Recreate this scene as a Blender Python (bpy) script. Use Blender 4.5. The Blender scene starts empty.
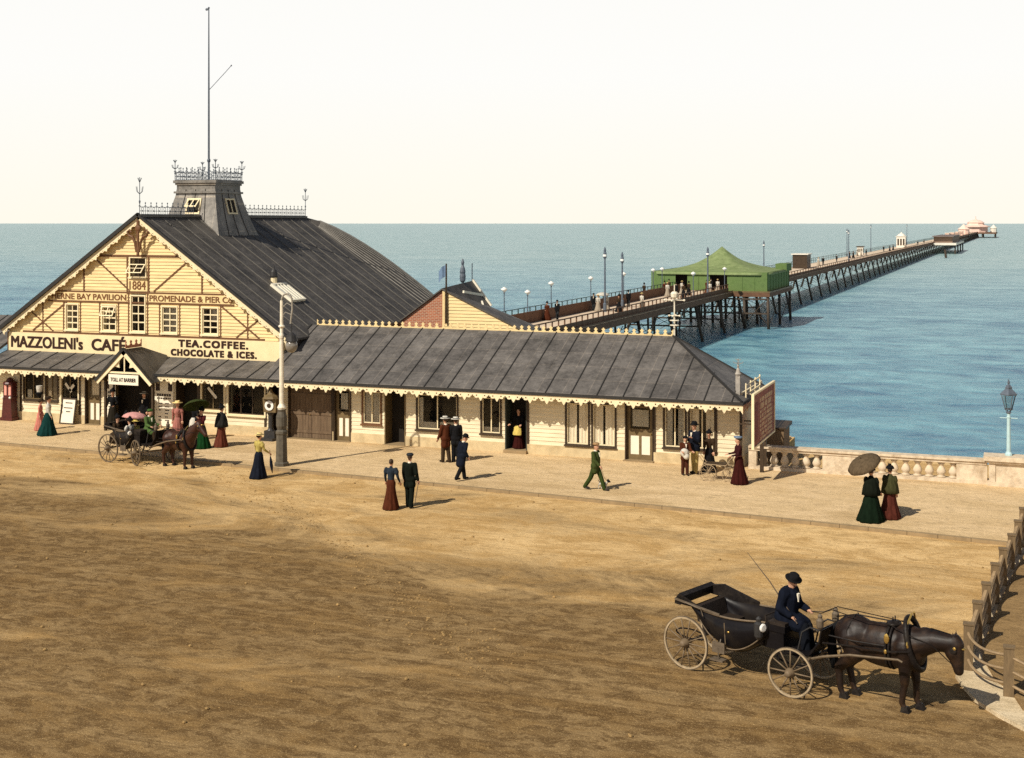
import bpy, bmesh, math, random
from mathutils import Vector, Matrix, Euler
random.seed(7)
SC = bpy.context.scene
COL = SC.collection
R = math.radians
TAU = math.tau
ORG = {}

# ------------------------------------------------------------------ helpers
def ss(a, b, x):
    t = max(0.0, min(1.0, (x - a) / (b - a)))
    return t * t * (3 - 2 * t)

class MB:
    """collects shapes in one bmesh"""
    def __init__(s):
        s.bm = bmesh.new(); s.M = Matrix.Identity(4)
    def v(s, p):
        return s.bm.verts.new(s.M @ Vector(p))
    def f(s, vs):
        try: return s.bm.faces.new(vs)
        except ValueError: return None
    def quad(s, *pts):
        return s.f([s.v(p) for p in pts])
    def hexa(s, b, t):
        """8 corners: bottom ring b, top ring t"""
        vb = [s.v(p) for p in b]; vt = [s.v(p) for p in t]
        n = len(b)
        s.f(vb[::-1]); s.f(vt)
        for i in range(n):
            s.f([vb[i], vb[(i + 1) % n], vt[(i + 1) % n], vt[i]])
    def box(s, x0, x1, y0, y1, z0, z1):
        s.hexa([(x0, y0, z0), (x1, y0, z0), (x1, y1, z0), (x0, y1, z0)],
               [(x0, y0, z1), (x1, y0, z1), (x1, y1, z1), (x0, y1, z1)])
    def bar(s, p, q, w, h, up=(0, 0, 1)):
        """rectangular bar from p to q"""
        p = Vector(p); q = Vector(q); d = (q - p).normalized(); u = Vector(up)
        if abs(d.dot(u)) > .98: u = Vector((1, 0, 0))
        a = d.cross(u).normalized() * w / 2; b = a.cross(d).normalized() * h / 2
        s.hexa([p - a - b, p + a - b, p + a + b, p - a + b], [q - a - b, q + a - b, q + a + b, q - a + b])
    def extr(s, pts, fn, d0, d1):
        """2D outline pts, mapped by fn(u,w,d), between depths d0 and d1"""
        s.hexa([fn(u, w, d0) for u, w in pts], [fn(u, w, d1) for u, w in pts])
    def tube(s, pts, r, n=6, closed=False):
        pts = [Vector(p) for p in pts]; m = len(pts)
        rs = r if isinstance(r, (list, tuple)) else [r] * m
        rings = []; prev = None
        for i, p in enumerate(pts):
            if closed: d = pts[(i + 1) % m] - pts[i - 1]
            else: d = pts[min(i + 1, m - 1)] - pts[max(i - 1, 0)]
            if d.length < 1e-9: d = Vector((0, 0, 1))
            d.normalize()
            if prev is None:
                u = Vector((0, 0, 1)) if abs(d.z) < .9 else Vector((1, 0, 0))
                a = d.cross(u).normalized()
            else:
                a = prev - d * prev.dot(d)
                if a.length < 1e-6: a = d.orthogonal()
                a.normalize()
            prev = a; b = d.cross(a)
            rings.append([s.v(p + (a * math.cos(TAU * k / n) + b * math.sin(TAU * k / n)) * rs[i]) for k in range(n)])
        L = m if closed else m - 1
        for i in range(L):
            A = rings[i]; B = rings[(i + 1) % m]
            for k in range(n): s.f([A[k], A[(k + 1) % n], B[(k + 1) % n], B[k]])
        if not closed:
            s.f(rings[0][::-1]); s.f(rings[-1])
    def lathe(s, prof, c=(0, 0, 0), n=16, ax=None, fr=None, caps=True):
        """prof [(r,h)] about axis; fr(angle,r,h)->r optional"""
        c = Vector(c)
        ax = Vector(ax).normalized() if ax else Vector((0, 0, 1))
        a = ax.orthogonal().normalized() if abs(ax.z) < .999 else Vector((1, 0, 0)); b = ax.cross(a)
        rings = []
        for r, h in prof:
            ring = []
            for k in range(n):
                t = TAU * k / n; rr = fr(t, r, h) if fr else r
                ring.append(s.v(c + ax * h + (a * math.cos(t) + b * math.sin(t)) * max(rr, 1e-4)))
            rings.append(ring)
        for A, B in zip(rings, rings[1:]):
            for k in range(n): s.f([A[k], A[(k + 1) % n], B[(k + 1) % n], B[k]])
        if caps:
            s.f(rings[0][::-1]); s.f(rings[-1])
    def ell(s, c, rad, n=12, m=8, rot=None):
        c = Vector(c); rot = rot or Matrix.Identity(3)
        top = s.v(c + rot @ Vector((0, 0, rad[2]))); bot = s.v(c - rot @ Vector((0, 0, rad[2])))
        rings = []
        for j in range(1, m):
            p = math.pi * j / m
            rings.append([s.v(c + rot @ Vector((rad[0] * math.sin(p) * math.cos(TAU * k / n), rad[1] * math.sin(p) * math.sin(TAU * k / n), rad[2] * math.cos(p)))) for k in range(n)])
        for k in range(n):
            s.f([top, rings[0][k], rings[0][(k + 1) % n]])
            s.f([bot, rings[-1][(k + 1) % n], rings[-1][k]])
        for A, B in zip(rings, rings[1:]):
            for k in range(n): s.f([A[k], B[k], B[(k + 1) % n], A[(k + 1) % n]])
    def cap(s, p, q, r1, r2, n=10):
        """tapered capsule"""
        p = Vector(p); q = Vector(q); d = (q - p); L = d.length
        if L < 1e-6: s.ell(p, (r1, r1, r1)); return
        prof = []
        for j in range(4):
            t = -math.pi / 2 + j * math.pi / 6; prof.append((r1 * math.cos(t), r1 * math.sin(t)))
        prof.append((r1, 0)); prof.append((r2, L))
        for j in range(1, 4):
            t = j * math.pi / 6; prof.append((r2 * math.cos(t), L + r2 * math.sin(t)))
        prof[0] = (1e-4, prof[0][1]); prof[-1] = (1e-4, prof[-1][1])
        s.lathe(prof, p, n, d)
    def build(s, name, mat, parent=None, smooth=False, org=None, bev=0):
        bm = s.bm
        bmesh.ops.recalc_face_normals(bm, faces=bm.faces)
        o = org if org is not None else (ORG.get(parent.name) if parent and parent.name in ORG else None)
        me = bpy.data.meshes.new(name)
        if o is not None: bmesh.ops.translate(bm, verts=bm.verts, vec=-Vector(o))
        bm.to_mesh(me); bm.free()
        return link(name, me, mat, parent, smooth, org if org is not None and not parent else None)

def link(name, me, mat, parent=None, smooth=False, loc=None):
    if smooth:
        me.polygons.foreach_set('use_smooth', [True] * len(me.polygons))
    me.materials.clear()
    me.materials.append(mat)
    ob = bpy.data.objects.new(name, me); COL.objects.link(ob)
    if loc is not None: ob.location = loc
    if parent:
        ob.parent = parent
        r = parent
        while r.parent: r = r.parent
        if r.name in ORG: ORG[ob.name] = ORG[r.name]
        if parent.type == 'MESH' and parent.parent is None and parent.name in ORG: pass
    return ob

def remeshed(mb, voxel=.02, it=3, ratio=None):
    bm = mb.bm
    bmesh.ops.recalc_face_normals(bm, faces=bm.faces)
    me = bpy.data.meshes.new('tmp'); bm.to_mesh(me); bm.free()
    o = bpy.data.objects.new('tmp', me); COL.objects.link(o)
    m = o.modifiers.new('r', 'REMESH'); m.mode = 'VOXEL'; m.voxel_size = voxel
    if it:
        k = o.modifiers.new('s', 'SMOOTH'); k.iterations = it; k.factor = .5
    if ratio:
        d = o.modifiers.new('d', 'DECIMATE'); d.ratio = ratio
    dg = bpy.context.evaluated_depsgraph_get()
    out = bpy.data.meshes.new_from_object(o.evaluated_get(dg))
    bpy.data.objects.remove(o); bpy.data.meshes.remove(me)
    return out

def tag(o, label=None, cat=None, group=None, kind=None):
    if label: o['label'] = label
    if cat: o['category'] = cat
    if group: o['group'] = group
    if kind: o['kind'] = kind
    return o
def thing(name, label, cat, loc=(0, 0, 0), rz=0, group=None, world=False):
    """Empty at the base; world=True -> parts are modelled in world coordinates"""
    o = bpy.data.objects.new(name, None); COL.objects.link(o)
    o.location = loc; o.rotation_euler = (0, 0, rz); o.empty_display_size = .3
    if world: ORG[o.name] = tuple(loc)
    return tag(o, label, cat, group)
def copy_tree(o, parent=None):
    c = o.copy(); COL.objects.link(c)
    if parent: c.parent = parent
    for ch in list(o.children): copy_tree(ch, c)
    return c

def text_mesh(s, fit_w, fit_h, depth=.012, bold=0.0, res=3, space=1.0):
    """text outline as mesh in XZ plane facing -Y, fitted to width and cap height, lower-left at the origin"""
    cu = bpy.data.curves.new('t', 'FONT'); cu.body = s; cu.size = 1; cu.offset = 0; cu.extrude = 0; cu.space_character = 1.22 if len(s) > 9 and s[0] in 'TC' and '.' in s else 1.0; cu.resolution_u = res
    o = bpy.data.objects.new('t', cu); COL.objects.link(o)
    dg = bpy.context.evaluated_depsgraph_get()
    me = bpy.data.meshes.new_from_object(o.evaluated_get(dg))
    bpy.data.objects.remove(o); bpy.data.curves.remove(cu)
    bm = bmesh.new(); bm.from_mesh(me); bpy.data.meshes.remove(me)
    xs = [v.co.x for v in bm.verts]; x0, x1 = min(xs), max(xs)
    kx = fit_w / (x1 - x0); ky = fit_h / .70
    for v in bm.verts: v.co = Vector(((v.co.x - x0) * kx, 0, v.co.y * ky))
    r = bmesh.ops.extrude_face_region(bm, geom=bm.faces[:])
    vs = [e for e in r['geom'] if isinstance(e, bmesh.types.BMVert)]
    bmesh.ops.translate(bm, verts=vs, vec=(0, -depth, 0))
    bmesh.ops.recalc_face_normals(bm, faces=bm.faces)
    if bold:   # heavier strokes: the outline repeated a few millimetres to each side
        me = bpy.data.meshes.new('t'); bm.to_mesh(me); bm.free(); bm = bmesh.new()
        for i, (dx, dz) in enumerate(((0, 0), (-1, -.7), (1, -.7), (-1, .7), (1, .7))):
            n0 = len(bm.verts); bm.from_mesh(me); bm.verts.ensure_lookup_table()
            bmesh.ops.translate(bm, verts=bm.verts[n0:], vec=(dx * bold * .9, -.0008 * i, dz * bold * .9))
        bpy.data.meshes.remove(me)
    return bm
def lettering(parts, mat, parent, name='lettering', rot=None):
    for p in parts: lettering1([p], mat, parent, name, rot)
def lettering1(parts, mat, parent, name='lettering', rot=None):
    """parts: [(text,x0,x1,z0,h,Y)] all in one mesh"""
    out = bmesh.new()
    for (s, x0, x1, z0, h, Y, bold) in parts:
        bm = text_mesh(s, x1 - x0, h, bold=bold)
        bmesh.ops.translate(bm, verts=bm.verts, vec=(x0, Y, z0))
        me = bpy.data.meshes.new('t'); bm.to_mesh(me); bm.free(); out.from_mesh(me); bpy.data.meshes.remove(me)
    m = MB(); m.bm.free(); m.bm = out
    if rot: bmesh.ops.transform(out, matrix=rot, verts=out.verts)
    return m.build(name, mat, parent)

# ------------------------------------------------------------------ materials
def nodes(name):
    m = bpy.data.materials.new(name); m.use_nodes = True
    nt = m.node_tree; b = nt.nodes['Principled BSDF']
    return m, nt, b
def N(nt, t, **kw):
    n = nt.nodes.new(t)
    for k, v in kw.items():
        if hasattr(n, k): setattr(n, k, v)
        else: n.inputs[k].default_value = v
    return n
def mat(name, c, rough=.7, var=.15, scale=6, bump=.0, metal=0, spec=.3, stretch=(1, 1, 1), dirt=None, dscale=1.2, damt=.5, bscale=None):
    m, nt, b = nodes(name)
    b.inputs['Roughness'].default_value = rough; b.inputs['Metallic'].default_value = metal
    b.inputs['Specular IOR Level'].default_value = spec
    tc = N(nt, 'ShaderNodeTexCoord'); mp = N(nt, 'ShaderNodeMapping'); mp.inputs['Scale'].default_value = stretch
    nt.links.new(tc.outputs['Object'], mp.inputs['Vector'])
    no = N(nt, 'ShaderNodeTexNoise'); no.inputs['Scale'].default_value = scale; no.inputs['Detail'].default_value = 6; no.inputs['Roughness'].default_value = .65
    nt.links.new(mp.outputs[0], no.inputs['Vector'])
    cr = N(nt, 'ShaderNodeValToRGB')
    cr.color_ramp.elements[0].position = .28; cr.color_ramp.elements[1].position = .72
    cr.color_ramp.elements[0].color = tuple(x * (1 - var) for x in c) + (1,)
    cr.color_ramp.elements[1].color = tuple(min(1, x * (1 + var)) for x in c) + (1,)
    nt.links.new(no.outputs['Fac'], cr.inputs[0]); out = cr.outputs[0]
    if dirt:
        n2 = N(nt, 'ShaderNodeTexNoise'); n2.inputs['Scale'].default_value = dscale; n2.inputs['Detail'].default_value = 8; n2.inputs['Roughness'].default_value = .7
        nt.links.new(mp.outputs[0], n2.inputs['Vector'])
        r2 = N(nt, 'ShaderNodeValToRGB'); r2.color_ramp.elements[0].position = .48; r2.color_ramp.elements[1].position = .72
        r2.color_ramp.elements[0].color = (0, 0, 0, 1); r2.color_ramp.elements[1].color = (damt, damt, damt, 1)
        nt.links.new(n2.outputs['Fac'], r2.inputs[0])
        mx = N(nt, 'ShaderNodeMixRGB'); mx.inputs['Color2'].default_value = tuple(dirt) + (1,)
        nt.links.new(r2.outputs[0], mx.inputs['Fac']); nt.links.new(out, mx.inputs['Color1']); out = mx.outputs[0]
    nt.links.new(out, b.inputs['Base Color'])
    if bump:
        bn = N(nt, 'ShaderNodeBump'); bn.inputs['Strength'].default_value = bump; bn.inputs['Distance'].default_value = .03
        src = no
        if bscale:
            src = N(nt, 'ShaderNodeTexNoise'); src.inputs['Scale'].default_value = bscale; src.inputs['Detail'].default_value = 5
            nt.links.new(mp.outputs[0], src.inputs['Vector'])
        nt.links.new(src.outputs['Fac'], bn.inputs['Height']); nt.links.new(bn.outputs[0], b.inputs['Normal'])
    return m

CREAM = mat('cream_boards', (.80, .61, .31), .7, .12, 3, .1, stretch=(.4, .4, 4), dirt=(.46, .34, .17), damt=.55)
PALE = mat('pale_boards', (.75, .65, .45), .75, .12, 3, .1, stretch=(.4, .4, 4), dirt=(.42, .31, .17), damt=.5)
SIGNC = mat('sign_cream', (.86, .69, .40), .6, .06, 2, dirt=(.6, .42, .2), damt=.3)
LACE = mat('cream_trim', (.82, .69, .44), .65, .08, 5, dirt=(.5, .4, .25), damt=.3)
BROWN = mat('brown_trim', (.15, .07, .03), .6, .25, 5)
DKBROWN = mat('dark_brown_paint', (.05, .032, .018), .5, .3, 5)
OLIVE = mat('olive_paint', (.16, .11, .05), .55, .25, 4, dirt=(.07, .05, .02))
DOORGREY = mat('worn_brown_doors', (.13, .085, .05), .75, .3, 5, stretch=(3, 3, .5), dirt=(.25, .18, .11))
PLINTH = mat('stained_plinth', (.58, .46, .27), .9, .2, 2, .3, dirt=(.36, .26, .13), damt=.8)
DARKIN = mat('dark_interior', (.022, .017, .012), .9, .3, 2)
LETTER = mat('brown_lettering', (.035, .012, .006), .6, .2, 8)
LETTER2 = mat('red_brown_lettering', (.17, .07, .025), .6, .2, 8)
IRON = mat('dark_iron', (.03, .028, .027), .5, .3, 8, spec=.4)
IRONBLUE = mat('blue_grey_iron', (.10, .12, .15), .5, .25, 8, spec=.4)
POSTW = mat('cream_iron', (.78, .71, .56), .5, .12, 5, spec=.4, dirt=(.35, .25, .14))
POSTB = mat('pale_blue_paint', (.42, .58, .60), .45, .12, 6, spec=.4)
STONE = mat('balustrade_stone', (.62, .51, .37), .9, .2, 5, .4, dirt=(.30, .21, .12), dscale=2.2, damt=.8)
BRICK = None
CURT = mat('lace_curtain', (.78, .68, .52), .9, .2, 12, stretch=(3, 3, .6))
PAPER = mat('poster_paper', (.82, .75, .60), .8, .06, 3)
INK = mat('poster_ink', (.05, .035, .03), .8, .2, 9)
MAROON = mat('maroon_iron', (.075, .014, .012), .45, .3, 6, spec=.4)
PINKP = mat('pink_glass', (.8, .35, .28), .3, .1, 6)
REDSIGN = mat('weathered_red_sign', (.22, .055, .03), .7, .35, 5, dirt=(.40, .24, .14), dscale=5, damt=.8)
REDTRIM = mat('red_tile_ridge', (.42, .17, .10), .7, .2, 8)
WOODP = mat('pier_brown_timber', (.14, .07, .038), .8, .35, 1.5, dirt=(.15, .08, .045))
DECKM = mat('bleached_deck', (.66, .52, .38), .85, .14, .8, dirt=(.42, .3, .2))
PILEM = mat('wet_pile_iron', (.065, .046, .032), .6, .35, 2)
GREENC = mat('green_canvas', (.20, .25, .105), .85, .2, 1.5, .3, bscale=3, dirt=(.075, .12, .03), damt=.7)
GREEND = mat('green_wall', (.125, .19, .06), .85, .25, 1.2, dirt=(.045, .085, .018), damt=.8)
RAILG = mat('dark_green_rail', (.03, .055, .045), .5, .25, 3)
WHITE = mat('white_globe', (.82, .80, .74), .25, .03, 6, spec=.5)
BRASS = mat('brass', (.55, .36, .10), .3, .15, 8, metal=.8)
LEATHER = mat('black_leather', (.014, .011, .010), .45, .4, 12, .2, spec=.12, dirt=(.05, .04, .028), dscale=3)
COACH = mat('black_coach_paint', (.008, .007, .008), .28, .2, 3, spec=.16, dirt=(.04, .03, .02), damt=.6)
UPHOL = mat('brown_upholstery', (.022, .014, .009), .75, .35, 9, .3)
WHEELM = mat('dusty_white_wheel', (.38, .29, .18), .6, .25, 8, dirt=(.22, .16, .09), dscale=5, damt=.8)
WHEELD = mat('dusty_dark_wheel', (.14, .10, .06), .65, .3, 8)
TYRE = mat('iron_tyre', (.12, .09, .06), .6, .3, 8)
SKIN = mat('skin', (.55, .30, .19), .55, .08, 10)
HAIRM = mat('brown_hair', (.05, .028, .015), .6, .3, 20)
BLACKC = mat('black_cloth', (.010, .010, .011), .9, .35, 14, .2, spec=.05)
NAVY = mat('navy_cloth', (.009, .011, .018), .9, .3, 14, .2, spec=.05)
STRAW = mat('straw', (.68, .50, .20), .8, .15, 20)
WOODFENCE = mat('weathered_fence_wood', (.17, .115, .06), .85, .3, 5, .3, stretch=(3, 3, .6), dirt=(.09, .06, .03))
ROPE = mat('weathered_rail', (.29, .20, .11), .7, .25, 9)

def brick_mat():
    m, nt, b = nodes('red_brick'); b.inputs['Roughness'].default_value = .9
    tc = N(nt, 'ShaderNodeTexCoord'); mp = N(nt, 'ShaderNodeMapping'); mp.inputs['Rotation'].default_value = (R(90), 0, 0)
    br = N(nt, 'ShaderNodeTexBrick'); br.inputs['Scale'].default_value = 1
    br.inputs['Brick Width'].default_value = .23; br.inputs['Row Height'].default_value = .085; br.inputs['Mortar Size'].default_value = .012
    br.inputs['Color1'].default_value = (.42, .13, .06, 1); br.inputs['Color2'].default_value = (.28, .085, .045, 1); br.inputs['Mortar'].default_value = (.45, .32, .22, 1)
    nt.links.new(tc.outputs['Object'], mp.inputs[0]); nt.links.new(mp.outputs[0], br.inputs['Vector']); nt.links.new(br.outputs[0], b.inputs['Base Color'])
    return m
BRICK = brick_mat()

def roof_mat(name, c, jx, jz, rough=.55, off=.5):
    """sheet or slate roof with faint joints and weathering"""
    m, nt, b = nodes(name); b.inputs['Roughness'].default_value = rough; b.inputs['Specular IOR Level'].default_value = .35
    tc = N(nt, 'ShaderNodeTexCoord')
    n1 = N(nt, 'ShaderNodeTexNoise'); n1.inputs['Scale'].default_value = 1.3; n1.inputs['Detail'].default_value = 9; n1.inputs['Roughness'].default_value = .72
    n2 = N(nt, 'ShaderNodeTexNoise'); n2.inputs['Scale'].default_value = 8; n2.inputs['Detail'].default_value = 7; n2.inputs['Roughness'].default_value = .8
    nt.links.new(tc.outputs['Object'], n1.inputs['Vector']); nt.links.new(tc.outputs['Object'], n2.inputs['Vector'])
    ad = N(nt, 'ShaderNodeMath', operation='MULTIPLY_ADD'); ad.inputs[1].default_value = .6
    nt.links.new(n2.outputs['Fac'], ad.inputs[0]); nt.links.new(n1.outputs['Fac'], ad.inputs[2])
    cr = N(nt, 'ShaderNodeValToRGB'); cr.color_ramp.elements[0].position = .55; cr.color_ramp.elements[1].position = 1.05 - .05
    cr.color_ramp.elements[0].color = tuple(x * .45 for x in c) + (1,); cr.color_ramp.elements[1].color = tuple(x * 2.0 for x in c) + (1,)
    nt.links.new(ad.outputs[0], cr.inputs[0])
    br = N(nt, 'ShaderNodeTexBrick'); br.inputs['Scale'].default_value = 1; br.offset = off
    br.inputs['Brick Width'].default_value = jx; br.inputs['Row Height'].default_value = jz; br.inputs['Mortar Size'].default_value = .012; br.inputs['Mortar Smooth'].default_value = .3
    br.inputs['Color1'].default_value = (1, 1, 1, 1); br.inputs['Color2'].default_value = (.66, .66, .67, 1); br.inputs['Mortar'].default_value = (1.6, 1.5, 1.35, 1)
    mp = N(nt, 'ShaderNodeMapping'); nt.links.new(tc.outputs['Object'], mp.inputs[0]); nt.links.new(mp.outputs[0], br.inputs['Vector'])
    mx = N(nt, 'ShaderNodeMixRGB', blend_type='MULTIPLY'); mx.inputs['Fac'].default_value = .75
    nt.links.new(cr.outputs[0], mx.inputs['Color1']); nt.links.new(br.outputs[0], mx.inputs['Color2']); nt.links.new(mx.outputs[0], b.inputs['Base Color'])
    bn = N(nt, 'ShaderNodeBump'); bn.inputs['Strength'].default_value = .25; bn.inputs['Distance'].default_value = .02
    nt.links.new(n2.outputs['Fac'], bn.inputs['Height']); nt.links.new(bn.outputs[0], b.inputs['Normal'])
    return m
LEAD = roof_mat('grey_sheet_roof', (.092, .083, .075), 1.06, .95, off=0)
SLATE = roof_mat('dark_sheet_roof', (.064, .057, .050), 2.3, .98)
LEADRIB = mat('dark_roof_roll', (.028, .026, .024), .6, .25, 6)
SLATERIB = mat('pale_roof_seam', (.13, .12, .105), .6, .25, 3)
TOWERM = roof_mat('grey_lead_turret', (.17, .155, .135), .9, .6)

def glass_mat(name, tint=(.30, .30, .27)):
    m, nt, b = nodes(name); nt.nodes.remove(b)
    t = N(nt, 'ShaderNodeBsdfTransparent'); t.inputs[0].default_value = tint + (1,)
    g = N(nt, 'ShaderNodeBsdfGlossy'); g.inputs['Roughness'].default_value = .05
    lw = N(nt, 'ShaderNodeFresnel'); lw.inputs[0].default_value = 1.5
    mx = N(nt, 'ShaderNodeMixShader'); o = nt.nodes['Material Output']
    nt.links.new(lw.outputs[0], mx.inputs[0]); nt.links.new(t.outputs[0], mx.inputs[1]); nt.links.new(g.outputs[0], mx.inputs[2]); nt.links.new(mx.outputs[0], o.inputs[0])
    return m
GLASS = glass_mat('dusty_window_glass', (.95, .95, .92))

def ground_mat(name, light, mid, dark, band=None):
    m, nt, b = nodes(name); b.inputs['Roughness'].default_value = .95; b.inputs['Specular IOR Level'].default_value = .1
    L = nt.links.new
    tc = N(nt, 'ShaderNodeTexCoord')
    def noise(scale, detail, rough, st=(1, 1, 1), rot=0, dist=0):
        mp = N(nt, 'ShaderNodeMapping'); mp.inputs['Scale'].default_value = st; mp.inputs['Rotation'].default_value = (0, 0, R(rot))
        n = N(nt, 'ShaderNodeTexNoise'); n.inputs['Scale'].default_value = scale; n.inputs['Detail'].default_value = detail; n.inputs['Roughness'].default_value = rough; n.inputs['Distortion'].default_value = dist
        L(tc.outputs['Object'], mp.inputs[0]); L(mp.outputs[0], n.inputs['Vector']); return n.outputs['Fac']
    def math_(op, a, bb=None, c=None):
        n = N(nt, 'ShaderNodeMath', operation=op)
        for i, x in enumerate((a, bb, c)):
            if x is None: continue
            if isinstance(x, (int, float)): n.inputs[i].default_value = x
            else: L(x, n.inputs[i])
        return n.outputs[0]
    def mix(f, a, bb):
        n = N(nt, 'ShaderNodeMixRGB')
        for s, x in (('Fac', f), ('Color1', a), ('Color2', bb)):
            if isinstance(x, tuple): n.inputs[s].default_value = x + (1,)
            elif isinstance(x, (int, float)): n.inputs[s].default_value = x
            else: L(x, n.inputs[s])
        return n.outputs[0]
    def ramp(x, a, bb):
        n = N(nt, 'ShaderNodeMapRange'); n.interpolation_type = 'SMOOTHSTEP'
        n.inputs['From Min'].default_value = a; n.inputs['From Max'].default_value = bb; L(x, n.inputs['Value']); return n.outputs[0]
    fine = noise(7, 7, .85); grit = noise(24, 5, .85); blot = noise(.55, 9, .72, (.65, 1.1, 1), 14, 1.0); mott = noise(2.4, 8, .78, (.75, 1.1, 1), 20, .6); big = noise(.15, 9, .70, (.6, 1.25, 1), 24, 1.2); streak = noise(.75, 8, .72, (.10, 1.9, 1), 17, .3); ruts = noise(1.5, 5, .6, (.035, 1.8, 1), 14, .15)
    c = mix(ramp(blot, .38, .62), mid, light)
    c = mix(math_('MULTIPLY', ramp(mott, .50, .66), .55), c, tuple(x * .55 for x in mid))
    c = mix(math_('MULTIPLY', ramp(mott, .48, .36), .5), c, light)
    c = mix(math_('MULTIPLY', ramp(streak, .5, .72), .25), c, light)
    dk = ramp(big, .47, .66)
    if band:
        sx = N(nt, 'ShaderNodeSeparateXYZ'); L(tc.outputs['Object'], sx.inputs[0])
        # dark patches thicken away from the pavement, towards the near side of the road
        w = math_('MULTIPLY_ADD', sx.outputs['X'], band[2], sx.outputs['Y'])
        w = ramp(w, band[0], band[1])
        dk = ramp(math_('ADD', math_('MULTIPLY', w, .33), math_('MULTIPLY_ADD', blot, .55, math_('MULTIPLY', big, 1.05))), .80, 1.10)
    c = mix(math_('MULTIPLY', ramp(streak, .47, .34), .18), c, tuple(x * .6 for x in mid))
    c = mix(math_('MULTIPLY', dk, math_('MULTIPLY_ADD', ramp(mott, .62, .42), .35, .58)), c, dark)
    c = mix(math_('MULTIPLY', ramp(ruts, .52, .66), .12), c, tuple(x * .5 for x in mid)); c = mix(math_('MULTIPLY', ramp(ruts, .48, .34), .14), c, light)
    c = mix(math_('MULTIPLY', ramp(fine, .48, .66), .42), c, tuple(x * .5 for x in mid))
    c = mix(math_('MULTIPLY', ramp(grit, .51, .64), .45), c, tuple(x * .42 for x in mid))
    c = mix(math_('MULTIPLY', ramp(grit, .46, .34), .5), c, tuple(min(1, x * 1.35) for x in light))
    L(c, b.inputs['Base Color'])
    bn = N(nt, 'ShaderNodeBump'); bn.inputs['Strength'].default_value = .55; bn.inputs['Distance'].default_value = .05
    L(math_('ADD', math_('ADD', fine, math_('MULTIPLY', grit, .5)), math_('ADD', math_('MULTIPLY', mott, 1.6), math_('MULTIPLY', ruts, 1.5))), bn.inputs['Height']); L(bn.outputs[0], b.inputs['Normal'])
    return m
ROADM = ground_mat('dusty_road', (.77, .53, .255), (.49, .30, .115), (.078, .039, .012), band=(40, 23, .22))
PAVEM = ground_mat('gravel_pavement', (.74, .54, .31), (.63, .45, .24), (.46, .31, .15))
EARTHM = ground_mat('garden_earth', (.34, .22, .10), (.24, .15, .065), (.12, .07, .03))
KERBM = mat('kerb_stone', (.27, .19, .10), .9, .2, 3, .4, dirt=(.36, .25, .13), damt=.7)
PALEG = ground_mat('pale_kerb_sand', (.74, .60, .40), (.62, .48, .29), (.42, .30, .16))

def sea_mat():
    m, nt, b = nodes('sea'); L = nt.links.new
    tc = N(nt, 'ShaderNodeTexCoord')
    def noise(scale, st, rot, det=5, ro=.6):
        mp = N(nt, 'ShaderNodeMapping'); mp.inputs['Scale'].default_value = st; mp.inputs['Rotation'].default_value = (0, 0, R(rot))
        n = N(nt, 'ShaderNodeTexNoise'); n.inputs['Scale'].default_value = scale; n.inputs['Detail'].default_value = det; n.inputs['Roughness'].default_value = ro; n.inputs['Distortion'].default_value = .5
        L(tc.outputs['Object'], mp.inputs[0]); L(mp.outputs[0], n.inputs['Vector']); return n.outputs['Fac']
    w1 = noise(.30, (.75, 1.0, 1), 24, 8, .66); w2 = noise(1.1, (.7, 1.2, 1), 18, 6, .7); w3 = noise(.085, (.5, 1.1, 1), 20, 7, .7)
    cr = N(nt, 'ShaderNodeValToRGB'); e = cr.color_ramp.elements
    e[0].position = .38; e[0].color = SEA_DK + (1,); e[1].position = .62; e[1].color = SEA_LT + (1,)
    ad = N(nt, 'ShaderNodeMath', operation='MULTIPLY_ADD'); ad.inputs[1].default_value = .55; L(w1, ad.inputs[0])
    mu = N(nt, 'ShaderNodeMath', operation='MULTIPLY'); mu.inputs[1].default_value = .45; L(w3, mu.inputs[0]); L(mu.outputs[0], ad.inputs[2])
    L(ad.outputs[0], cr.inputs[0])
    # pale sky sheen of distant water put into the base colour, growing further out
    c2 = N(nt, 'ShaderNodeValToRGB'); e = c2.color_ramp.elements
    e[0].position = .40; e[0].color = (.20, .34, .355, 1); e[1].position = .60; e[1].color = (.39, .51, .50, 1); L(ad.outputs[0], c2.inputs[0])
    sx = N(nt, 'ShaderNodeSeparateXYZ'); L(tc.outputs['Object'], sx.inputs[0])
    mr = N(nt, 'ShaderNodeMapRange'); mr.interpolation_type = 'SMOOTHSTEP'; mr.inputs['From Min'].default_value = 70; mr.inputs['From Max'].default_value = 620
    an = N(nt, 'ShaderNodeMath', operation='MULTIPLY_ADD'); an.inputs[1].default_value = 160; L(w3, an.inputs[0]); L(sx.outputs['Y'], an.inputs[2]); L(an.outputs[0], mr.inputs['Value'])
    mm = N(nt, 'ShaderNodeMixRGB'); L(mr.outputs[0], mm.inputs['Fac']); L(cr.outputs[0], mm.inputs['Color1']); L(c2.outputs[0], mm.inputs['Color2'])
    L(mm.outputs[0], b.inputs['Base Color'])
    b.inputs['Roughness'].default_value = .32; b.inputs['Specular IOR Level'].default_value = SEA_SPEC; b.inputs['IOR'].default_value = 1.33
    h = N(nt, 'ShaderNodeMath', operation='MULTIPLY_ADD'); h.inputs[1].default_value = .35; L(w2, h.inputs[0]); L(w1, h.inputs[2])
    bn = N(nt, 'ShaderNodeBump'); bn.inputs['Strength'].default_value = .5; bn.inputs['Distance'].default_value = 1.4
    L(h.outputs[0], bn.inputs['Height']); L(bn.outputs[0], b.inputs['Normal'])
    return m
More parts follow.
